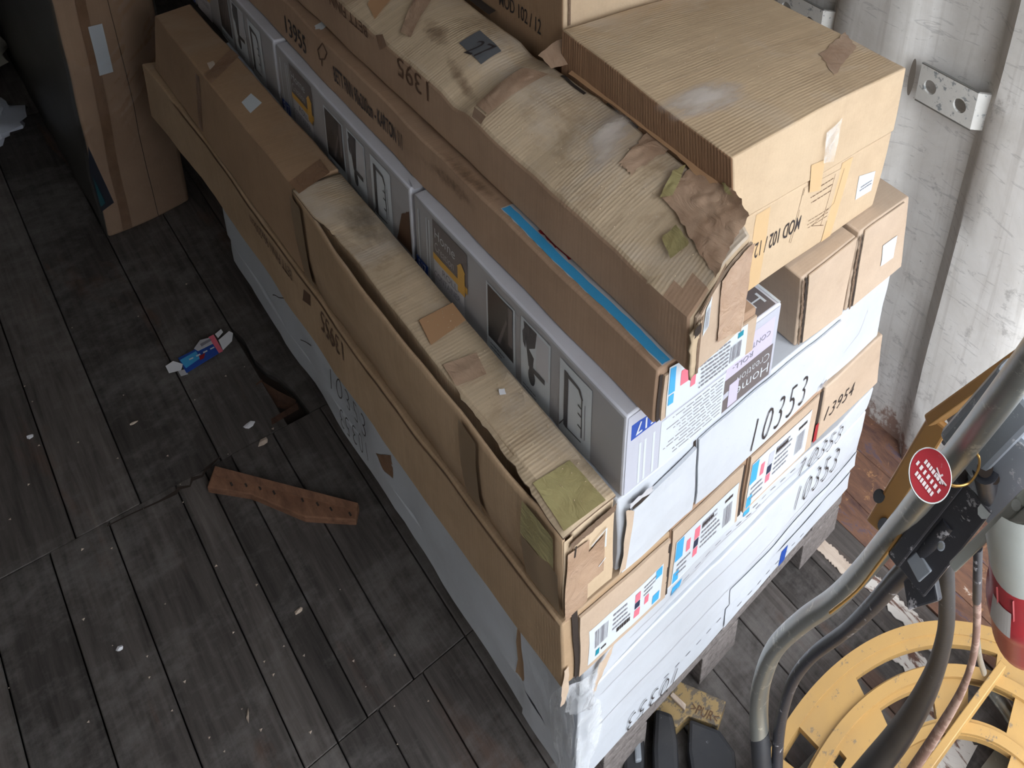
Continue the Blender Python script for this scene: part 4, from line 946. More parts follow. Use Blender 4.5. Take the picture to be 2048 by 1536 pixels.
textlines(m2, 'F', 1.045, .965, 1.222, 1.250, 3, m2.root, 'ink_brown', .12); textlines(m2, 'F', 1.04, .965, 1.285, 1.33, 3, m2.root, 'ink_brown', .12)
for a, b in (((.945, 1.215), (.957, 1.340)), ((1.0, 1.225), (1.06, 1.25)), ((1.06, 1.25), (1.072, 1.33)), ((1.03, 1.21), (1.045, 1.33)), ((1.0, 1.225), (1.04, 1.205))):
    m2.ribbon('F', *a, *b, .0012, 'ink_brown', 'drawn_line', n=2)
lb = m2.pq('F', [(1718, 352), (1750, 342), (1742, 380), (1710, 400)], 'label_white', 'white_label', nx=3, ny=3, jit=.0006)
textlines(m2, 'F', m2.px('F', 1744, 356)[0], m2.px('F', 1720, 370)[0], m2.px('F', 1730, 372)[1]-.006, m2.px('F', 1730, 372)[1]+.010, 2, lb)
m1.pq('F', [(1640, 322), (1648, 262), (1679, 232), (1662, 320)], 'film', 'lifted_tape', nx=4, ny=8, lift=.006, wav=.004)
m1.pq('F', [(1622, 330), (1650, 318), (1640, 380), (1618, 385)], 'tape_amber', 'tape_strip', nx=4, ny=4, lift=.001)
m1.pq('T', [(1640, 110), (1690, 66), (1712, 95), (1668, 152)], 'tape', 'tape_strip', nx=10, ny=8, lift=.0012, jit=.003, wav=.001)
m1.pq('T', [(1290, 210), (1440, 150), (1540, 175), (1380, 270)], 'dust', 'dust_patch', nx=10, ny=10, lift=.002)
m1.ribbon('T', .80, 1.055, 1.23, 1.01, .004, 'kraft_pale', 'lid_seam', n=20, lift=.0012)
m1.pq('L', [(1190, 120), (1480, 312), (1478, 322), (1188, 128)], 'kraft_pale', 'scuffed_edge', nx=40, ny=1, jit=.0014) if False else None
for c in (m1,):
    for i in range(26):
        y = 1.30-.5*i/26; c.ribbon('L', y, 1.478+random.uniform(-.003, .003), y-.010, 1.478+random.uniform(-.003, .003), .002, 'kraft_pale', 'scuff', n=1) if False else None
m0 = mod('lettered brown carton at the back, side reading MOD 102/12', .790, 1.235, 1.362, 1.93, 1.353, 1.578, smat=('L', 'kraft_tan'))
m4 = mod('brown carton under the rear lettered one, half hidden by the taped carton', .808, 1.225, 1.362, 1.93, 1.158, 1.352)
m0.ptext('L', 'MOD 102 / 12', (1000, 4), (1083, 46), .036, .0, thin=.006)
edge_strip(m0, 'F', (.802, 1.50), (.802, 1.57), .005, .003, 'edge')
# ================================================================ plastic film round the lower front corner
fl = root('stretch_film', (.50, .75, .2), 'crinkled clear stretch film clinging to the lower front corner of the stack', 'plastic film')
vs = []; fs = []; nz, nw = 26, 12
for j in range(nz+1):
    z = .16+(.552-.16)*j/nz
    for i in range(nw+1):
        s = i/nw*2-1     # -1 side face .. 1 front face
        ext = (.035+.03*abs(math.sin(z*13)))
        if s < 0: p = Vector((.485, .745-s*ext*1.3, z))
        else: p = Vector((.487+s*ext*.8, .742, z))
        q = p*30; p = p+Vector((-.007*abs(noise.noise(q*Vector((1, 1, .4)))), -.008*abs(noise.noise(q*Vector((1, 1, .4))+Vector((4, 4, 4)))), 0)); vs.append(p)
for j in range(nz):
    for i in range(nw):
        a = j*(nw+1)+i; fs.append((a, a+1, a+nw+2, a+nw+1))
mesh_obj('film_sheet', vs, fs, 'film', fl, smooth=True)
strip3d('film_rope', [(.492, .745, .55), (.490, .742, .48), (.498, .742, .44)], [(.022, -.01, 0), (.02, -.012, 0), (.012, -.008, 0)], 'film_thick', fl, crumple=.005)
strip3d('torn_board', [(.545, .748, .545), (.527, .743, .50), (.520, .744, .47)], [(.016, 0, .01), (.008, 0, .004), (.003, 0, 0)], 'kraft_rose', fl, crumple=.003)
strip3d('torn_board', [(.466, .748, .62), (.462, .745, .56), (.458, .744, .53)], [(.004, 0, 0), (.006, 0, 0), (.004, 0, 0)], 'kraft_rose', fl, crumple=.002)
# ================================================================ wrapped furniture pack at the back left
g0, g1 = Vector((.297, 3.232, 0)), Vector((.522, 3.296, 0))
pk = root('wrapped_furniture_pack', (.41, 3.9, 0), 'tall brown pack wrapped in shiny film with a taped front, standing behind the stack', 'package')
ux = (g1-g0); uy = Vector((-.02, 1.62, 0)); H_ = 1.75
vs = []; fs = []; idx = {}; nx, ny, nz = 8, 16, 26
def pv(i, j, k):
    if (i, j, k) not in idx:
        a, b, c = i/nx, j/ny, k/nz; p = g0+ux*a+uy*b+Vector((0, 0, H_*c))
        bow = .012*math.sin(math.pi*a)*(1 if j == 0 else 0); p = p+Vector((.010*(1-c)*(1 if i == 0 else 0), -bow, 0))+noise.noise_vector(p*6)*.005
        idx[(i, j, k)] = len(vs); vs.append(p)
    return idx[(i, j, k)]
mi = []
for k in range(nz):
    for i in range(nx): fs.append((pv(i, 0, k), pv(i+1, 0, k), pv(i+1, 0, k+1), pv(i, 0, k+1))); mi.append(0); fs.append((pv(i, ny, k), pv(i, ny, k+1), pv(i+1, ny, k+1), pv(i+1, ny, k))); mi.append(0)
    for j in range(ny): fs.append((pv(0, j, k), pv(0, j, k+1), pv(0, j+1, k+1), pv(0, j+1, k))); mi.append(1); fs.append((pv(nx, j, k), pv(nx, j+1, k), pv(nx, j+1, k+1), pv(nx, j, k+1))); mi.append(0)
for i in range(nx):
    for j in range(ny): fs.append((pv(i, j, nz), pv(i+1, j, nz), pv(i+1, j+1, nz), pv(i, j+1, nz))); mi.append(0); fs.append((pv(i, j, 0), pv(i, j+1, 0), pv(i+1, j+1, 0), pv(i+1, j, 0))); mi.append(0)
o = mesh_obj('wrapped_body', vs, fs, ['kraft_red', 'sofa_dark'], pk, smooth=True)
for p, m in zip(o.data.polygons, mi): p.material_index = m
addbev(o, .012, 3, 50)
def pf(a, z, l): # point on the front face
    p = g0+ux*a; bow = .012*math.sin(math.pi*a); p = p+Vector((0, -bow-l, z)); q = Vector((p.x, p.y+l, z)); return p+noise.noise_vector(q*6)*.005
def pfquad(name, a0, a1, z0, z1, mat, l=.004, slope=0.0, nx_=4, nz_=14, parent=None):
    vs = []; fs = []
    for j in range(nz_+1):
        for i in range(nx_+1):
            a = a0+(a1-a0)*i/nx_+slope*(j/nz_); vs.append(pf(a, z0+(z1-z0)*j/nz_, l))
    for j in range(nz_):
        for i in range(nx_):
            k = j*(nx_+1)+i; fs.append((k, k+1, k+nx_+2, k+nx_+1))
    return mesh_obj(name, vs, fs, mat, parent or pk, smooth=True)
pfquad('tape_strip', .20, .30, .01, 1.7, 'tape_dark', .004, .06, 3, 30)
st = pfquad('paper_sticker', .295, .435, .615, .792, 'label_white', .008, .0, 3, 6)
pfquad('board_seam', .60, .607, .01, 1.4, 'dark_gap', .003, -.10, 1, 24)
vs = []; fs = []; NA, NZ = 44, 110
for j in range(NZ+1):
    for i in range(NA+1):
        a = -.005+1.01*i/NA; z = .01+1.3*j/NZ; p = pf(a, z, .010)
        k = noise.noise(Vector((p.x*46-z*40, z*5+p.x*5, 2))); m_ = max(0, noise.noise(Vector((a*2.2, z*3.1, 8)))+.25)
        p.y -= .011*(1-abs(k))**4*m_*(.4+.9*a); vs.append(p)
for j in range(NZ):
    for i in range(NA):
        k = j*(NA+1)+i; fs.append((k, k+1, k+NA+2, k+NA+1))
mesh_obj('clear_film', vs, fs, 'film_thin', pk, smooth=True)
def lq(name, pts, mat):
    vs = [P(*p, 0, .2935) for p in pts]; return mesh_obj(name, vs, [tuple(range(len(vs)))], mat, pk)
lq('navy_emblem', [(176, 292), (228, 405), (203, 424), (180, 350)], 'navy_print'); vs = [P(*p, 0, .2925) for p in ((185, 352), (211, 406), (202, 414))]; mesh_obj('teal_emblem', vs, [(0, 1, 2)], 'teal_print', pk)
# dark bundle and sacks beyond it
def blob(name, c, r, mat, label, cat, seed=0, amp=.35, seg=28, group=None, origin=None):
    rt = root(name, origin or (c[0], c[1], 0), label, cat, group)
    vs = []; fs = []; m = seg//2
    for j in range(m+1):
        th = math.pi*j/m
        for i in range(seg):
            ph = 2*math.pi*i/seg; d = Vector((math.sin(th)*math.cos(ph), math.sin(th)*math.sin(ph), math.cos(th)))
            k = 1+amp*noise.noise(d*2.2+Vector((seed, 0, 0)))+amp*.5*abs(noise.noise(d*6+Vector((0, seed, 0))))
            p = Vector((c[0]+d.x*r[0]*k, c[1]+d.y*r[1]*k, max(.003, c[2]+d.z*r[2]*k))); vs.append(p)
    for j in range(m):
        for i in range(seg):
            fs.append((j*seg+i, (j+1)*seg+i, (j+1)*seg+(i+1) % seg, j*seg+(i+1) % seg))
    mesh_obj(name+'_body', vs, fs, mat, rt, smooth=True); return rt
blob('plastic_bag', (.135, 4.15, .03), (.10, .16, .05), 'plastic_bag', 'crumpled white plastic bag on the floor at the far left', 'plastic bag', 3, .55)
blob('pale_sack', (.11, 4.72, .09), (.16, .30, .12), 'sack', 'pale beige sack lying beyond the white plastic bag', 'sack', 8, .3)
# dark upright roll standing on the left behind the sacks
rt = root('cloth_roll', (.02, 5.05, 0), 'dark grey upright roll at the far left edge beyond the sacks', 'roll')
tube('roll_body', [(.03, 5.25, .0), (.035, 5.25, .5), (.02, 5.24, 1.0), (.03, 5.25, 1.6)], [.13, .125, .13, .12], 'dark_stuff', rt, 22, 5)
for z in (.35, .9): tube('binding', [(.03+.134*math.cos(a), 5.25+.134*math.sin(a), z) for a in [2*math.pi*i/16 for i in range(17)]], .006, 'edge', rt, 6, 1)
# ================================================================ litter on the floor
# flattened toothpaste box
tb = root('flattened_box', (.37, 2.52, .006), 'flattened small blue and white toothpaste box with a red band on the floor', 'box')
def fq(name, pts, z, mat, parent=tb, thick=.0008, zz=None):
    q = [P(*p, 2, z if zz is None else zz[i]) for i, p in enumerate(pts)]
    n = len(q); vs = q+[v-Vector((0, 0, thick)) for v in q]
    return mesh_obj(name, vs, [tuple(range(n)), tuple(range(2*n-1, n-1, -1))]+[(i, n+i, n+(i+1) % n, (i+1) % n) for i in range(n)], mat, parent)
fq('box_panel', [(356, 716), (420, 684), (445, 702), (373, 746)], .012, 'blue_print'); fq('light_blue_print', [(360, 720), (392, 702), (400, 716), (372, 736)], .0135, 'sky_print')
fq('white_panel', [(388, 697), (400, 680), (424, 674), (432, 684), (396, 702)], .016, 'label_grey'); fq('barcode', [(400, 688), (420, 677), (424, 680), (403, 693)], .0175, 'ink_soft')
fq('red_band', [(417, 674), (427, 669), (446, 702), (438, 706)], .0175, 'pink_print')
fq('box_flap', [(430, 668), (442, 658), (446, 664), (436, 676)], .02, 'paper_scrap'); fq('box_flap', [(437, 680), (458, 662), (466, 666), (464, 682), (446, 700)], .022, 'paper_scrap')
fq('box_flap', [(331, 732), (346, 722), (366, 728), (362, 740), (338, 746)], .012, 'paper_scrap'); fq('box_flap', [(356, 742), (372, 738), (376, 748), (362, 752)], .009, 'label_grey'); fq('red_mark', [(398, 712), (410, 706), (408, 716), (400, 720)], .0145, 'red_board')
for i in range(4): fq('printed_dash', [(378+i*14, 718-i*7), (386+i*14, 714-i*7), (387+i*14, 716-i*7), (379+i*14, 720-i*7)], .0145, 'label_white')
# piece of reddish board
bd = root('loose_board', (.37, 1.88, 0), 'short split reddish board lying loose on the dark planks', 'board')
q = [P(*p, 2, .024) for p in ((428, 934), (520, 962), (612, 985), (718, 1008))]; q2 = [P(*p, 2, .020) for p in ((414, 974), (500, 988), (610, 1034), (712, 1040))]
vs = []; 
for a, b in zip(q, q2): vs += [a, b, Vector((a.x, a.y, .0)), Vector((b.x, b.y, .0))]
fs = [(0, 1, 3, 2), (12, 14, 15, 13)]
for i in range(3): k = i*4; fs += [(k, k+4, k+5, k+1), (k+1, k+5, k+7, k+3), (k, k+2, k+6, k+4)]
o = mesh_obj('board', vs, fs, 'board_wood', bd); addbev(o, .003, 2)
q3 = [P(*p, 2, .033) for p in ((430, 932), (716, 1006))]; q4 = [P(*p, 2, .030) for p in ((425, 948), (714, 1018))]
vs = [q3[0], q4[0], q3[1], q4[1]]+[Vector((v.x, v.y, v.z-.010)) for v in (q3[0], q4[0], q3[1], q4[1])]
o = mesh_obj('raised_edge', vs, [(0, 1, 3, 2), (0, 2, 6, 4), (1, 5, 7, 3), (0, 4, 5, 1), (2, 3, 7, 6)], 'board_wood', bd)
for px, py in ((463, 968), (492, 970), (520, 976), (548, 985), (605, 1000), (635, 1008), (662, 1018), (700, 1028)):
    c = P(px, py, 2, .0245); box('nail_mark', c.x-.0016, c.x+.0016, c.y-.006, c.y+.006, .0235, .0256, 'dark_gap', bd)
# splintered sides of the hole
hr = root('splintered_hole', (.46, 2.25, 0), 'broken hole with splintered reddish edges in the floor beside the stack', 'hole')
def hp(px, py, z): return P(px, py, 2, z)
sp = [hp(524, 762, -.002), hp(556, 782, -.002), hp(592, 800, -.002), hp(588, 822, -.03), hp(556, 815, -.03), hp(534, 800, -.03)]
mesh_obj('splinter', sp, [(0, 1, 4, 5), (1, 2, 3, 4)], 'dark_splint', hr)
sp = [hp(512, 768, .0), hp(524, 758, .001), hp(528, 790, -.012), hp(520, 812, -.02)]
mesh_obj('splinter', sp, [(0, 1, 2, 3)], 'dark_splint', hr)
sp = [hp(544, 850, .0012), hp(598, 818, .0012), hp(594, 806, .0002), hp(542, 838, .0002)]
mesh_obj('splinter', sp, [(0, 1, 2, 3)], 'dark_splint', hr)
# jagged break line of the butt joint
vs = []; fs = []; pts = [(214, 1052), (262, 1028), (318, 1003), (352, 985), (358, 976), (380, 972), (384, 958), (405, 952), (412, 938), (440, 914)]
for i, p in enumerate(pts):
    c = P(*p, 2, .0018); w = (.002, .002, .003, .007, .006, .003, .007, .004, .005, .002)[i]; vs += [c+Vector((0, w, 0)), c-Vector((0, w, 0))]
for i in range(len(pts)-1): k = i*2; fs.append((k, k+1, k+3, k+2))
mesh_obj('broken_joint', vs, fs, 'dark_gap', floor)
# scraps
def scrap(px, py, s, mat, label, cat='scrap', group=None, z=.004, k=7, asp=1.0, ang=0.0):
    c = P(px, py, 2, .001); rt = root('paper_scrap' if mat == 'paper_scrap' else 'wood_chip', (c.x, c.y, 0), label, cat, group)
    vs = [Vector((c.x, c.y, z+.002))]; fs = []
    for i in range(k):
        a = 2*math.pi*i/k; r = s*random.uniform(.6, 1.1); u, v = math.cos(a)*r, math.sin(a)*r*asp
        vs.append(Vector((c.x+u*math.cos(ang)-v*math.sin(ang), c.y+u*math.sin(ang)+v*math.cos(ang), z*random.uniform(.3, 1.4))))
    for i in range(k): fs.append((0, 1+i, 1+(i+1) % k))
    n = len(vs); vs += [Vector((v.x, v.y, .0006)) for v in vs]; fs += [(1+i, n+1+i, n+1+(i+1) % k, 1+(i+1) % k) for i in range(k)]
    mesh_obj('scrap_body', vs, fs, mat, rt); return rt
scrap(497, 851, .014, 'paper_scrap', 'bright white paper scrap on the planks below the broken hole')
scrap(527, 884, .014, 'pale_wood', 'pale crumbly flake below the bright white paper scrap')
scrap(60, 873, .008, 'paper_scrap', 'white scrap near the left edge of the floor')
scrap(268, 846, .012, 'pale_wood', 'thin pale sliver left of the loose board', asp=.3, ang=.2)
scrap(599, 1221, .009, 'pale_wood', 'small pale flake on the floor below the loose board')
scrap(496, 1432, .016, 'pale_wood', 'slim pale stick near the bottom of the floor', asp=.16, ang=1.3)
scrap(240, 1298, .007, 'paper_scrap', 'small white fleck among the lower left planks')
for i in range(70):
    px, py = random.uniform(10, 900), random.uniform(480, 1530)
    c = P(px, py, 2, 0)
    if c.x > .46 or c.y > 3.2 or (c.y > .8 and c.x > .44): continue
    if i == 0 or 'crumbs' not in globals(): crumbs = ([], [])
    k = len(crumbs[0]); s = random.uniform(.0012, .0034); a = random.random()*3
    for t in (0, 2.1, 4.2): crumbs[0].append(Vector((c.x+s*math.cos(a+t), c.y+s*1.5*math.sin(a+t), .0008)))
    crumbs[0].append(Vector((c.x, c.y, .0008+s)))
    crumbs[1].extend([(k, k+1, k+3), (k+1, k+2, k+3), (k+2, k, k+3)])
o = mesh_obj('floor_crumbs', crumbs[0], crumbs[1], 'pale_wood', origin=(.2, 1.7, 0)); setp(o, 'tiny pale crumbs and dust scattered over the dark floor planks', 'debris', kind='stuff')
# crumbs on the long carton and the dirty one
vs = []; fs = []
def crumb(c, s):
    k = len(vs); a = random.random()*3
    for t in (0, 2.1, 4.2): vs.append(Vector((c.x+s*math.cos(a+t), c.y+s*math.sin(a+t), c.z)))
    vs.append(Vector((c.x, c.y, c.z+s))); fs.extend([(k, k+1, k+3), (k+1, k+2, k+3), (k+2, k, k+3)])
for i in range(90):
    y = random.uniform(.78, 1.45); x = random.uniform(.495, .54); crumb(Vector((x, y, .9645)), random.uniform(.0006, .0016))
for i in range(70):
    y = random.uniform(.74, 1.3); x = random.uniform(.62, .74); p = d_.face_pt('T', x, y, .001); crumb(p, random.uniform(.0008, .002))
for i in range(80):
    x = random.uniform(.80, 1.0); y = random.uniform(.83, 1.15); p = m1.face_pt('T', x, y, .001); crumb(p, random.uniform(.0006, .0014))
o = mesh_obj('board_crumbs', vs, fs, 'kraft_pale', origin=(.6, 1.0, .95)); setp(o, 'tiny cardboard crumbs sprinkled on the carton lids', 'debris', kind='stuff')
# ================================================================ power trowel at the front right
RC = Vector((.878, .0628, 0)); RZ = .135
tw = root('power_trowel', (RC.x, RC.y, 0), 'yellow ringed concrete power trowel with steel handlebar and red plug, front right corner', 'machine')
def polar(name, redges, aedges, solid, z0, z1, mat, parent):
    vs = []; fs = []; na = len(aedges)-1; nr = len(redges)-1; ix = {}
    def v(i, j, t):
        j2 = j % na
        if (i, j2, t) not in ix:
            ix[(i, j2, t)] = len(vs); a = aedges[j2]; vs.append(RC+Vector((redges[i]*math.cos(a), redges[i]*math.sin(a), z1 if t else z0)))
        return ix[(i, j2, t)]
    S = lambda i, j: 0 <= i < nr and solid(.5*(redges[i]+redges[i+1]), .5*(aedges[j % na]+aedges[j % na+1]))
    for i in range(nr):
        for j in range(na):
            if not S(i, j): continue
            fs.append((v(i, j, 1), v(i+1, j, 1), v(i+1, j+1, 1), v(i, j+1, 1))); fs.append((v(i, j, 0), v(i, j+1, 0), v(i+1, j+1, 0), v(i+1, j, 0)))
            if not S(i-1, j): fs.append((v(i, j, 0), v(i, j, 1), v(i, j+1, 1), v(i, j+1, 0)))
            if not S(i+1, j): fs.append((v(i+1, j, 0), v(i+1, j+1, 0), v(i+1, j+1, 1), v(i+1, j, 1)))
            if not S(i, j-1): fs.append((v(i, j, 0), v(i+1, j, 0), v(i+1, j, 1), v(i, j, 1)))
            if not S(i, j+1): fs.append((v(i, j+1, 0), v(i, j+1, 1), v(i+1, j+1, 1), v(i+1, j+1, 0)))
    return mesh_obj(name, vs, fs, mat, parent, smooth=True)
ae = [math.radians(a) for a in range(0, 360, 1)]+[math.radians(360)]
holes = [(.376, .414, 23, 73.5), (.377, .438, 92.5, 101), (.276, .337, 48, 70), (.276, .346, 13.5, 33), (.10, .245, 8.5, 53), (.318, .338, 88.5, 93),
         (.376, .414, 120, 178), (.376, .414, 200, 255), (.376, .414, 275, 345), (.276, .337, 110, 160), (.276, .337, 180, 230), (.276, .337, 250, 300), (.10, .245, 98, 143), (.10, .245, 188, 233), (.10, .245, 278, 323)]
def solid(r, a):
    d = math.degrees(a) % 360
    for r0, r1, a0, a1 in holes:
        if r0 < r < r1 and a0 < d < a1: return False
    return True
re_ = sorted(set([.06, .10, .15, .2, .245, .276, .318, .337, .338, .346, .376, .377, .414, .438, .446]))
ring = polar('guard_disc', re_, ae, solid, RZ-.016, RZ, 'yellow', tw)
polar('outer_rim', [.434, .440, .456, .462], ae, lambda r, a: True, RZ-.045, RZ+.004, 'yellow', ring); 
polar('raised_band', [.346, .350, .366, .370], ae, lambda r, a: True, RZ-.012, RZ+.010, 'yellow', ring); polar('raised_band', [.246, .250, .262, .266], ae, lambda r, a: True, RZ-.012, RZ+.008, 'yellow', ring)
def barbox(name, a, b, w, h, mat, parent, bev=.002, up=Vector((0, 0, 1))):
    a, b = Vector(a), Vector(b); d = (b-a).normalized(); s = d.cross(up).normalized()*w/2; u = s.cross(d).normalized()*h/2
    pts = [a-s-u, a+s-u, b-s-u, b+s-u, a-s+u, a+s+u, b-s+u, b+s+u]
    return hexa(name, pts, mat, parent, bev)
p1 = P(2004, 1334, 2, RZ+.02); p2 = P(1858, 1534, 2, RZ+.02); dd = (p2-p1); barbox('guard_brace', p1, p2+dd*.8, .018, .034, 'yellow', ring)
# hub, rotor arms and trowel blades under the guard
cyl('gearbox', RC+Vector((0, 0, .03)), RC+Vector((0, 0, .26)), .085, 'ochre', tw, 24)
for k in range(4):
    a = math.radians(-10+90*k); d = Vector((math.cos(a), math.sin(a), 0)); s = Vector((-d.y, d.x, 0))
    cyl('rotor_arm', RC+d*.06+Vector((0, 0, .06)), RC+d*.36+Vector((0, 0, .06)), .014, 'zinc', tw, 10)
    q = [RC+d*.14-s*.01+Vector((0, 0, .02)), RC+d*.40-s*.01+Vector((0, 0, .02)), RC+d*.14+s*.13+Vector((0, 0, .004)), RC+d*.40+s*.13+Vector((0, 0, .004))]
    mesh_obj('trowel_blade', q+[v+Vector((0, 0, .003)) for v in q], BOXF, 'galv', tw)
# handlebar: curved galvanised tube rising towards the camera, black grip at its low end
HB = [(1519, 1468, 1.42), (1518, 1415, 1.41), (1524, 1362, 1.38), (1550, 1296, 1.33), (1604, 1243, 1.27), (1668, 1198, 1.21), (1724, 1142, 1.14), (1790, 1062, 1.06), (1860, 975, .97), (1934, 884, .89), (2003, 795, .82), (2070, 705, .76), (2130, 620, .71)]
hb = tube('handlebar', [PD(*p) for p in HB], [.0170]*13, 'galv', tw, 20, 6)
tube('handle_grip', [PD(1520, 1464, 1.42), PD(1522, 1500, 1.42), PD(1525, 1560, 1.425), PD(1528, 1640, 1.43)], .0178, 'rubber', hb, 18, 4)
# cables running beside it
CB = [(1554, 1560, 1.44), (1556, 1490, 1.43), (1565, 1425, 1.40), (1588, 1358, 1.36), (1628, 1308, 1.31), (1690, 1262, 1.24), (1742, 1214, 1.17), (1795, 1156, 1.10), (1850, 1098, 1.04), (1905, 1035, 1.0)]
tube('control_cable', [PD(*p) for p in CB], [.0110]*6+[.013, .0145, .015, .015], 'black_paint', tw, 12, 6)
CB2 = [(1868, 985, .985), (1830, 1030, 1.01), (1794, 1078, 1.03), (1755, 1130, 1.06), (1715, 1180, 1.085), (1660, 1225, 1.11)]
tube('thin_wire', [PD(*p) for p in CB2], .0024, 'wire', tw, 6, 4)
# black channel section carrying the handle, and grey casting above it
ch = barbox('handle_channel', PD(1828, 1140, 1.06), PD(1960, 968, .97), .062, .03, 'black_paint', tw, .003, up=-ray(1900, 1050))
barbox('channel_lip', PD(1800, 1105, 1.05), PD(1925, 945, .965), .022, .034, 'black_paint', ch, .003, up=-ray(1870, 1030))
for px, py, r in ((1932, 1028, .010), (1941, 1058, .0065), (1882, 1092, .006)):
    c = PD(px, py, .985); n = -ray(px, py).normalized(); cyl('bolt', c-n*.004, c+n*.012, r*.62, 'zinc', ch, 10); cyl('washer', c, c+n*.007, r*.9, 'grey_cast', ch, 14)
c = PD(1968, 1022, .955); n = -ray(1968, 1022).normalized(); cyl('bolt', c-n*.01, c+n*.008, .0085, 'zinc', ch, 8)
cyl('pivot_tube', PD(1972, 938, .93), PD(1982, 985, .965), .017, 'black_paint', ch, 18); c = PD(1970, 936, .925); cyl('pivot_bore', c, c-ray(1970, 936).normalized()*.004, .010, 'dark_gap', ch, 14)
barbox('channel_foot', PD(1812, 1170, 1.07), PD(1872, 1150, 1.05), .055, .012, 'black_paint', ch, .003, up=-ray(1850, 1150)); barbox('chipped_lug', PD(1828, 1140, 1.035), PD(1852, 1118, 1.025), .03, .008, 'grey_cast', ch, .002, up=-ray(1840, 1130))
cs = barbox('grey_casting', PD(1984, 1010, .985), PD(2080, 860, .90), .088, .05, 'grey_cast', tw, .008, up=-ray(2030, 930))
barbox('casting_rib', PD(1925, 905, .96), PD(2050, 770, .875), .070, .03, 'grey_cast', cs, .008, up=-ray(1990, 840)); 
cyl('casting_hole', PD(1990, 958, .925), PD(1990, 958, .922), .006, 'dark_gap', cs, 12)
# ochre plate behind the handlebar with dark slots
pl = barbox('ochre_plate', PD(1752, 1052, 1.17), PD(1880, 840, 1.07), .034, .010, 'ochre', tw, .004, up=-ray(1815, 945))
q = [PD(1868, 800, 1.05), PD(1898, 858, 1.07), PD(1885, 826, 1.075), PD(1868, 800, 1.05)]
barbox('ochre_plate_top', PD(1866, 838, 1.075), PD(2060, 700, .98), .030, .016, 'ochre', pl, .003, up=Vector((.35, .2, .9)))
barbox('plate_cover', PD(1905, 860, 1.08), PD(2090, 728, 1.0), .058, .006, 'grey_cast', pl, .003, up=-ray(1960, 800))
for px, py in ((1894, 878), (1767, 1050), (1758, 992)):
    c = PD(px, py, 1.10 if px > 1800 else 1.150); n = -ray(px, py).normalized()
    tube('slot', [c-n*.002, c+n*.012], .009, 'rubber', pl, 14, 1)
# vertical hose and thin pipe dropping to the gearbox
HS = [(1893, 1080, 1.05), (1893, 1140, 1.08), (1894, 1200, 1.13), (1891, 1262, 1.19), (1874, 1330, 1.26), (1843, 1400, 1.34), (1800, 1468, 1.40), (1745, 1536, 1.44), (1690, 1600, 1.46)]
tube('black_hose', [PD(*p) for p in HS], [.0115, .0118, .0125, .0135, .016, .021, .025, .027, .027], 'rubber', tw, 16, 6)
CP = [(1954, 1198, 1.02), (1954, 1245, 1.06), (1949, 1300, 1.12), (1936, 1350, 1.18), (1914, 1400, 1.24), (1878, 1460, 1.30), (1832, 1530, 1.36), (1790, 1590, 1.40)]
cp = tube('thin_pipe', [PD(*p) for p in CP], [.0058]*4+[.0075, .009, .010, .010], 'pipe_pink', tw, 12, 5)
tube('pipe_sleeve', [PD(1956, 1095, .97), PD(1955, 1150, .99), PD(1954, 1200, 1.02)], .0062, 'black_paint', cp, 12, 3)
tube('grey_pipe', [PD(1952, 1250, 1.14), PD(1958, 1310, 1.20), PD(1968, 1345, 1.25)], .0048, 'galv', tw, 10, 4); 
tube('grey_pipe', [P(1985, 1380, 2, .07), P(2020, 1430, 2, .07), P(2060, 1500, 2, .07)], .016, 'galv', tw, 12, 3)
# industrial plug hanging from its pale housing
pg = bpy.data.objects.new('industrial_plug', None); C.objects.link(pg); pg.parent = tw
down = (PD(2058, 1260, .88)-PD(2054, 1050, .79)).normalized()
A0 = PD(2054, 1070, .79); 
def along(t): return A0+down*t
def latheobj(name, prof, mat, parent, sides=36):
    w = down; a = w.cross(Vector((0, 1, 0))).normalized(); b = w.cross(a); vs = []; fs = []
    for t, r in prof:
        for k in range(sides): th = 2*math.pi*k/sides; vs.append(along(t)+(a*math.cos(th)+b*math.sin(th))*r)
    for i in range(len(prof)-1):
        for k in range(sides): fs.append((i*sides+k, i*sides+(k+1) % sides, (i+1)*sides+(k+1) % sides, (i+1)*sides+k))
    fs.append(tuple(range(sides))[::-1]); fs.append(tuple((len(prof)-1)*sides+k for k in range(sides)))
    return mesh_obj(name, vs, fs, mat, parent, smooth=True)
ph_ = latheobj('pale_housing', [(-.10, .043), (-.03, .043), (.030, .041), (.042, .040)], 'plug_white', pg)
fl_n = (PD(2048, 985, .8)-PD(1940, 1100, .86)).cross(ray(1994, 1040)).normalized(); fl_p = PD(1994, 1043, .83)
for v_ in ph_.data.vertices:      # the barrel is cut off square against the flange
    wv = v_.co+base_of(pg); dd_ = (wv-fl_p).dot(fl_n); dn = down.dot(fl_n)
    if dd_*dn < 0: v_.co -= down*(dd_/dn)
latheobj('red_collar', [(.035, .040), (.039, .0415), (.085, .0415), (.092, .0455), (.108, .0465), (.120, .0455), (.124, .043), (.168, .0425), (.182, .040), (.192, .034), (.194, .0)], 'plug_red', pg)
w = down; vs = []; fs = []
av = w.cross(Vector((0, 1, 0))).normalized(); bv = w.cross(av)
toc = (-ray(2000, 1230)).normalized(); th0 = math.atan2(toc.dot(bv), toc.dot(av))
lft = (PD(1900, 1230, .85)-PD(2000, 1230, .85)).normalized(); thl = math.atan2(lft.dot(bv), lft.dot(av)); sg = 1 if math.sin(thl-th0) > 0 else -1
for i in range(9):
    th = th0+sg*(.50+.62*i/8)
    for t in (.068, .106): vs.append(along(t)+(av*math.cos(th)+bv*math.sin(th))*(.0424 if t < .07 else .0476))
for i in range(8): fs.append((i*2, i*2+1, i*2+3, i*2+2))
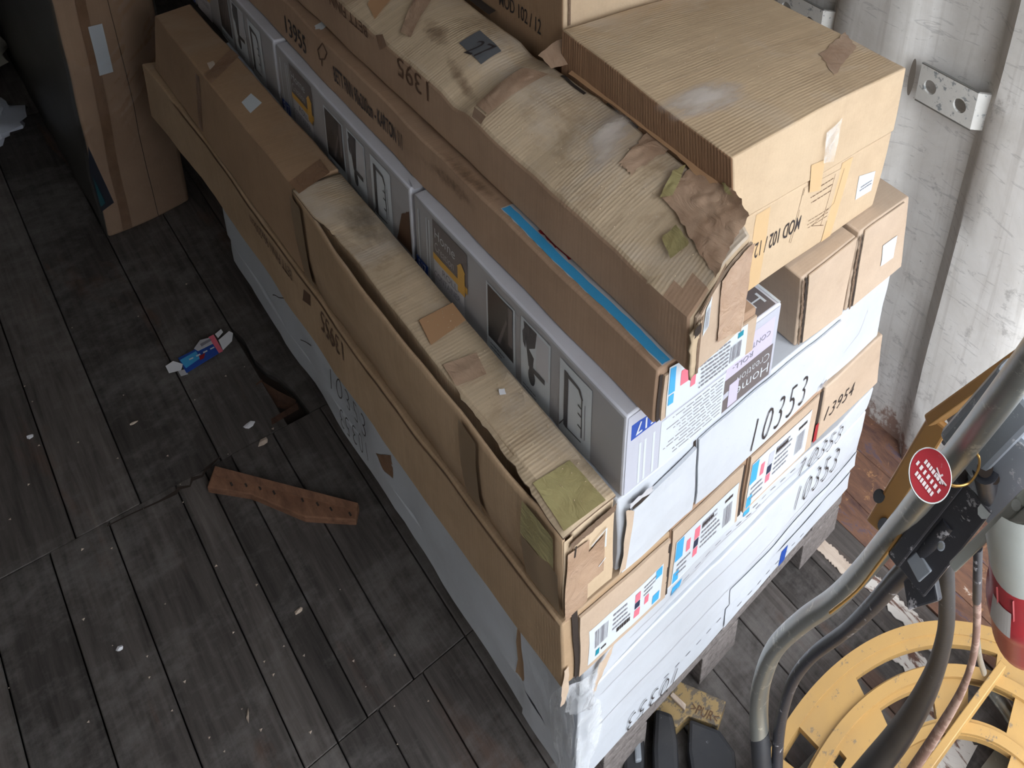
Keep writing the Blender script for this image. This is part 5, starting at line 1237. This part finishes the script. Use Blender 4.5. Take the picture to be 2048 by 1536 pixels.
mesh_obj('plug_sticker', vs, fs, 'sticker', pg)
for k in (.05, .42, .9, -.4): 
    th = th0+sg*k; d = av*math.cos(th)+bv*math.sin(th); mesh_obj('collar_rib', [along(.040)+d*.0418, along(.080)+d*.0418, along(.080)+d*.0432+w.cross(d)*.0012, along(.040)+d*.0432+w.cross(d)*.0012], [(0, 1, 2, 3)], 'plug_red', pg)
hs = barbox('housing_flange', PD(1938, 1102, .90), PD(2075, 968, .81), .012, .06, 'plug_white', pg, .002, up=-ray(2000, 1040)); 
hexa('housing_box', [PD(x, y, z) for x, y, z in ((1950, 1106, .95), (2075, 1120, .90), (2072, 985, .88), (2160, 985, .86), (1952, 1104, .86), (2075, 1112, .82), (2070, 985, .80), (2160, 985, .78))], 'plug_white', pg, .006) if False else None
cyl('housing_screw', PD(2032, 1010, .765), PD(2032, 1010, .78), .005, 'zinc', pg, 10)
# enamel tag on its split ring
tc_ = PD(1861, 950, .86); n = (-ray(1861, 950)).normalized(); n = (n+Vector((.35, -.25, .1))).normalized(); ax = n.cross(Vector((0, 0, 1))).normalized(); ay = ax.cross(n)
diag = (PD(1884, 990, .86)-PD(1838, 908, .86)).normalized(); ea = (diag-n*diag.dot(n)).normalized(); eb = n.cross(ea)
def disc(name, ra, rb, off, mat, parent, nn=40, th=.0016, c=tc_):
    vs = [c+ea*ra*math.cos(2*math.pi*i/nn)+eb*rb*math.sin(2*math.pi*i/nn)+n*off for i in range(nn)]; vs += [v-n*th for v in vs]
    return mesh_obj(name, vs, [tuple(range(nn)), tuple(range(2*nn-1, nn-1, -1))]+[(i, nn+i, nn+(i+1) % nn, (i+1) % nn) for i in range(nn)], mat, parent)
tg = root('enamel_tag', tuple(tc_), 'round red enamel tag with pale lettering hanging on the steel handlebar', 'tag')
tgd = disc('tag_disc', .0275, .0255, 0, 'zinc', tg); disc('tag_face', .0262, .0242, .0008, 'tag_red', tgd)
def tagtext(s, c0, wdt, hgt, ang):
    vs, fs = text_mesh(s, 0, .01, 1); u = ea*math.cos(ang)+eb*math.sin(ang); v = n.cross(u)
    mesh_obj('tag_lettering', [tc_+ea*c0[0]+eb*c0[1]+u*(a-.5)*wdt+v*(b-.5)*hgt+n*.0016 for a, b in vs], fs, 'tag_white', tgd)
for k, (s, wd) in enumerate((('CONCRETE', .022), ('MACHINES', .034), ('TROWEL', .026))) if False else []: tagtext(s, (0, .008-.009*k), wd, .006, 0)
for k, (off, wd) in enumerate(((-.004, .030), (.004, .042), (.012, .030))):
    u = ea; v = n.cross(u)
    for j in range(7):
        s0 = (j/7-.5)*wd; c = tc_+u*(s0+.002)+v*(-off)+n*.0018; mesh_obj('tag_lettering', [c+u*a*.0017*(1 if j % 2 else .8)+v*b*.0024 for a, b in ((-1, -1), (1, -1), (1, 1), (-1, 1))], [(0, 1, 2, 3)], 'tag_white', tgd)
for a, b in (((.0, -.016), (.016, -.006)), ((.010, -.017), (.006, -.003)), ((.004, -.009), (.020, -.010))):
    c0 = tc_+ea*a[0]+n.cross(ea)*(-a[1])*.6+n*.0018; c1 = tc_+ea*b[0]+n.cross(ea)*(-b[1])*.6+n*.0018; cyl('tag_emblem', c0, c1, .0011, 'tag_white', tgd, 6)
rg = root('split_ring', tuple(PD(1905, 940, .87)), 'thin brass split ring through the red enamel tag', 'ring')
tube('ring_wire', [PD(1886, 962, .865), PD(1910, 972, .875), PD(1938, 966, .885), (PD(1956, 940, .885)), PD(1958, 915, .88), PD(1946, 902, .885)], .0016, 'wire', rg, 8, 6)
# rubber-footed yellow carriage at the foot of the stack
bs = root('yellow_carriage', (.72, .62, 0), 'small dusty yellow frame with black rubber pads on the floor under the stack front', 'machine part')
def slab(name, pts, z0, z1, mat, parent=bs, bev=.003):
    q = [P(*p, 2, z1) for p in pts]; nn = len(q)
    o = mesh_obj(name, [Vector((v.x, v.y, z0)) for v in q]+q, [tuple(range(nn-1, -1, -1)), tuple(range(nn, 2*nn))]+[(i, (i+1) % nn, nn+(i+1) % nn, nn+i) for i in range(nn)], mat, parent)
    if bev: addbev(o, bev)
    return o
slab('yellow_plate', [(1360, 1362), (1452, 1402), (1436, 1452), (1378, 1432), (1376, 1432), (1352, 1455), (1300, 1420), (1318, 1370)], 0, .035, 'dusty_yellow')
slab('plate_rib', [(1340, 1390), (1346, 1384), (1372, 1408), (1370, 1420)], .035, .042, 'pale_wood', bev=.001)
q0, q1_ = P(1383, 1413, 2, .0365), P(1436, 1438, 2, .0365); dx = (q1_-q0); L_ = dx.length; u = dx.normalized(); v = Vector((-u.y, u.x, 0))
tv, tf = text_mesh('>PUR<', 0, 0, 1); mesh_obj('lettering', [q0+u*a*L_+v*(b-.5)*.016*(1) for a, b in tv], tf, 'ink_brown', bs)
slab('black_pad', [(1378, 1434), (1440, 1458), (1470, 1500), (1480, 1600), (1392, 1610), (1376, 1500)], 0, .045, 'rubber', bev=.008)
slab('black_pad', [(1310, 1412), (1346, 1424), (1356, 1480), (1362, 1610), (1310, 1610), (1306, 1500)], 0, .055, 'rubber', bev=.010)
slab('black_pad', [(1262, 1440), (1286, 1440), (1290, 1500), (1288, 1610), (1248, 1610), (1246, 1500)], 0, .040, 'rubber', bev=.008)
slab('grey_tube', [(1268, 1470), (1280, 1466), (1284, 1520), (1270, 1524)], .02, .046, 'grey_cast', bev=.004)
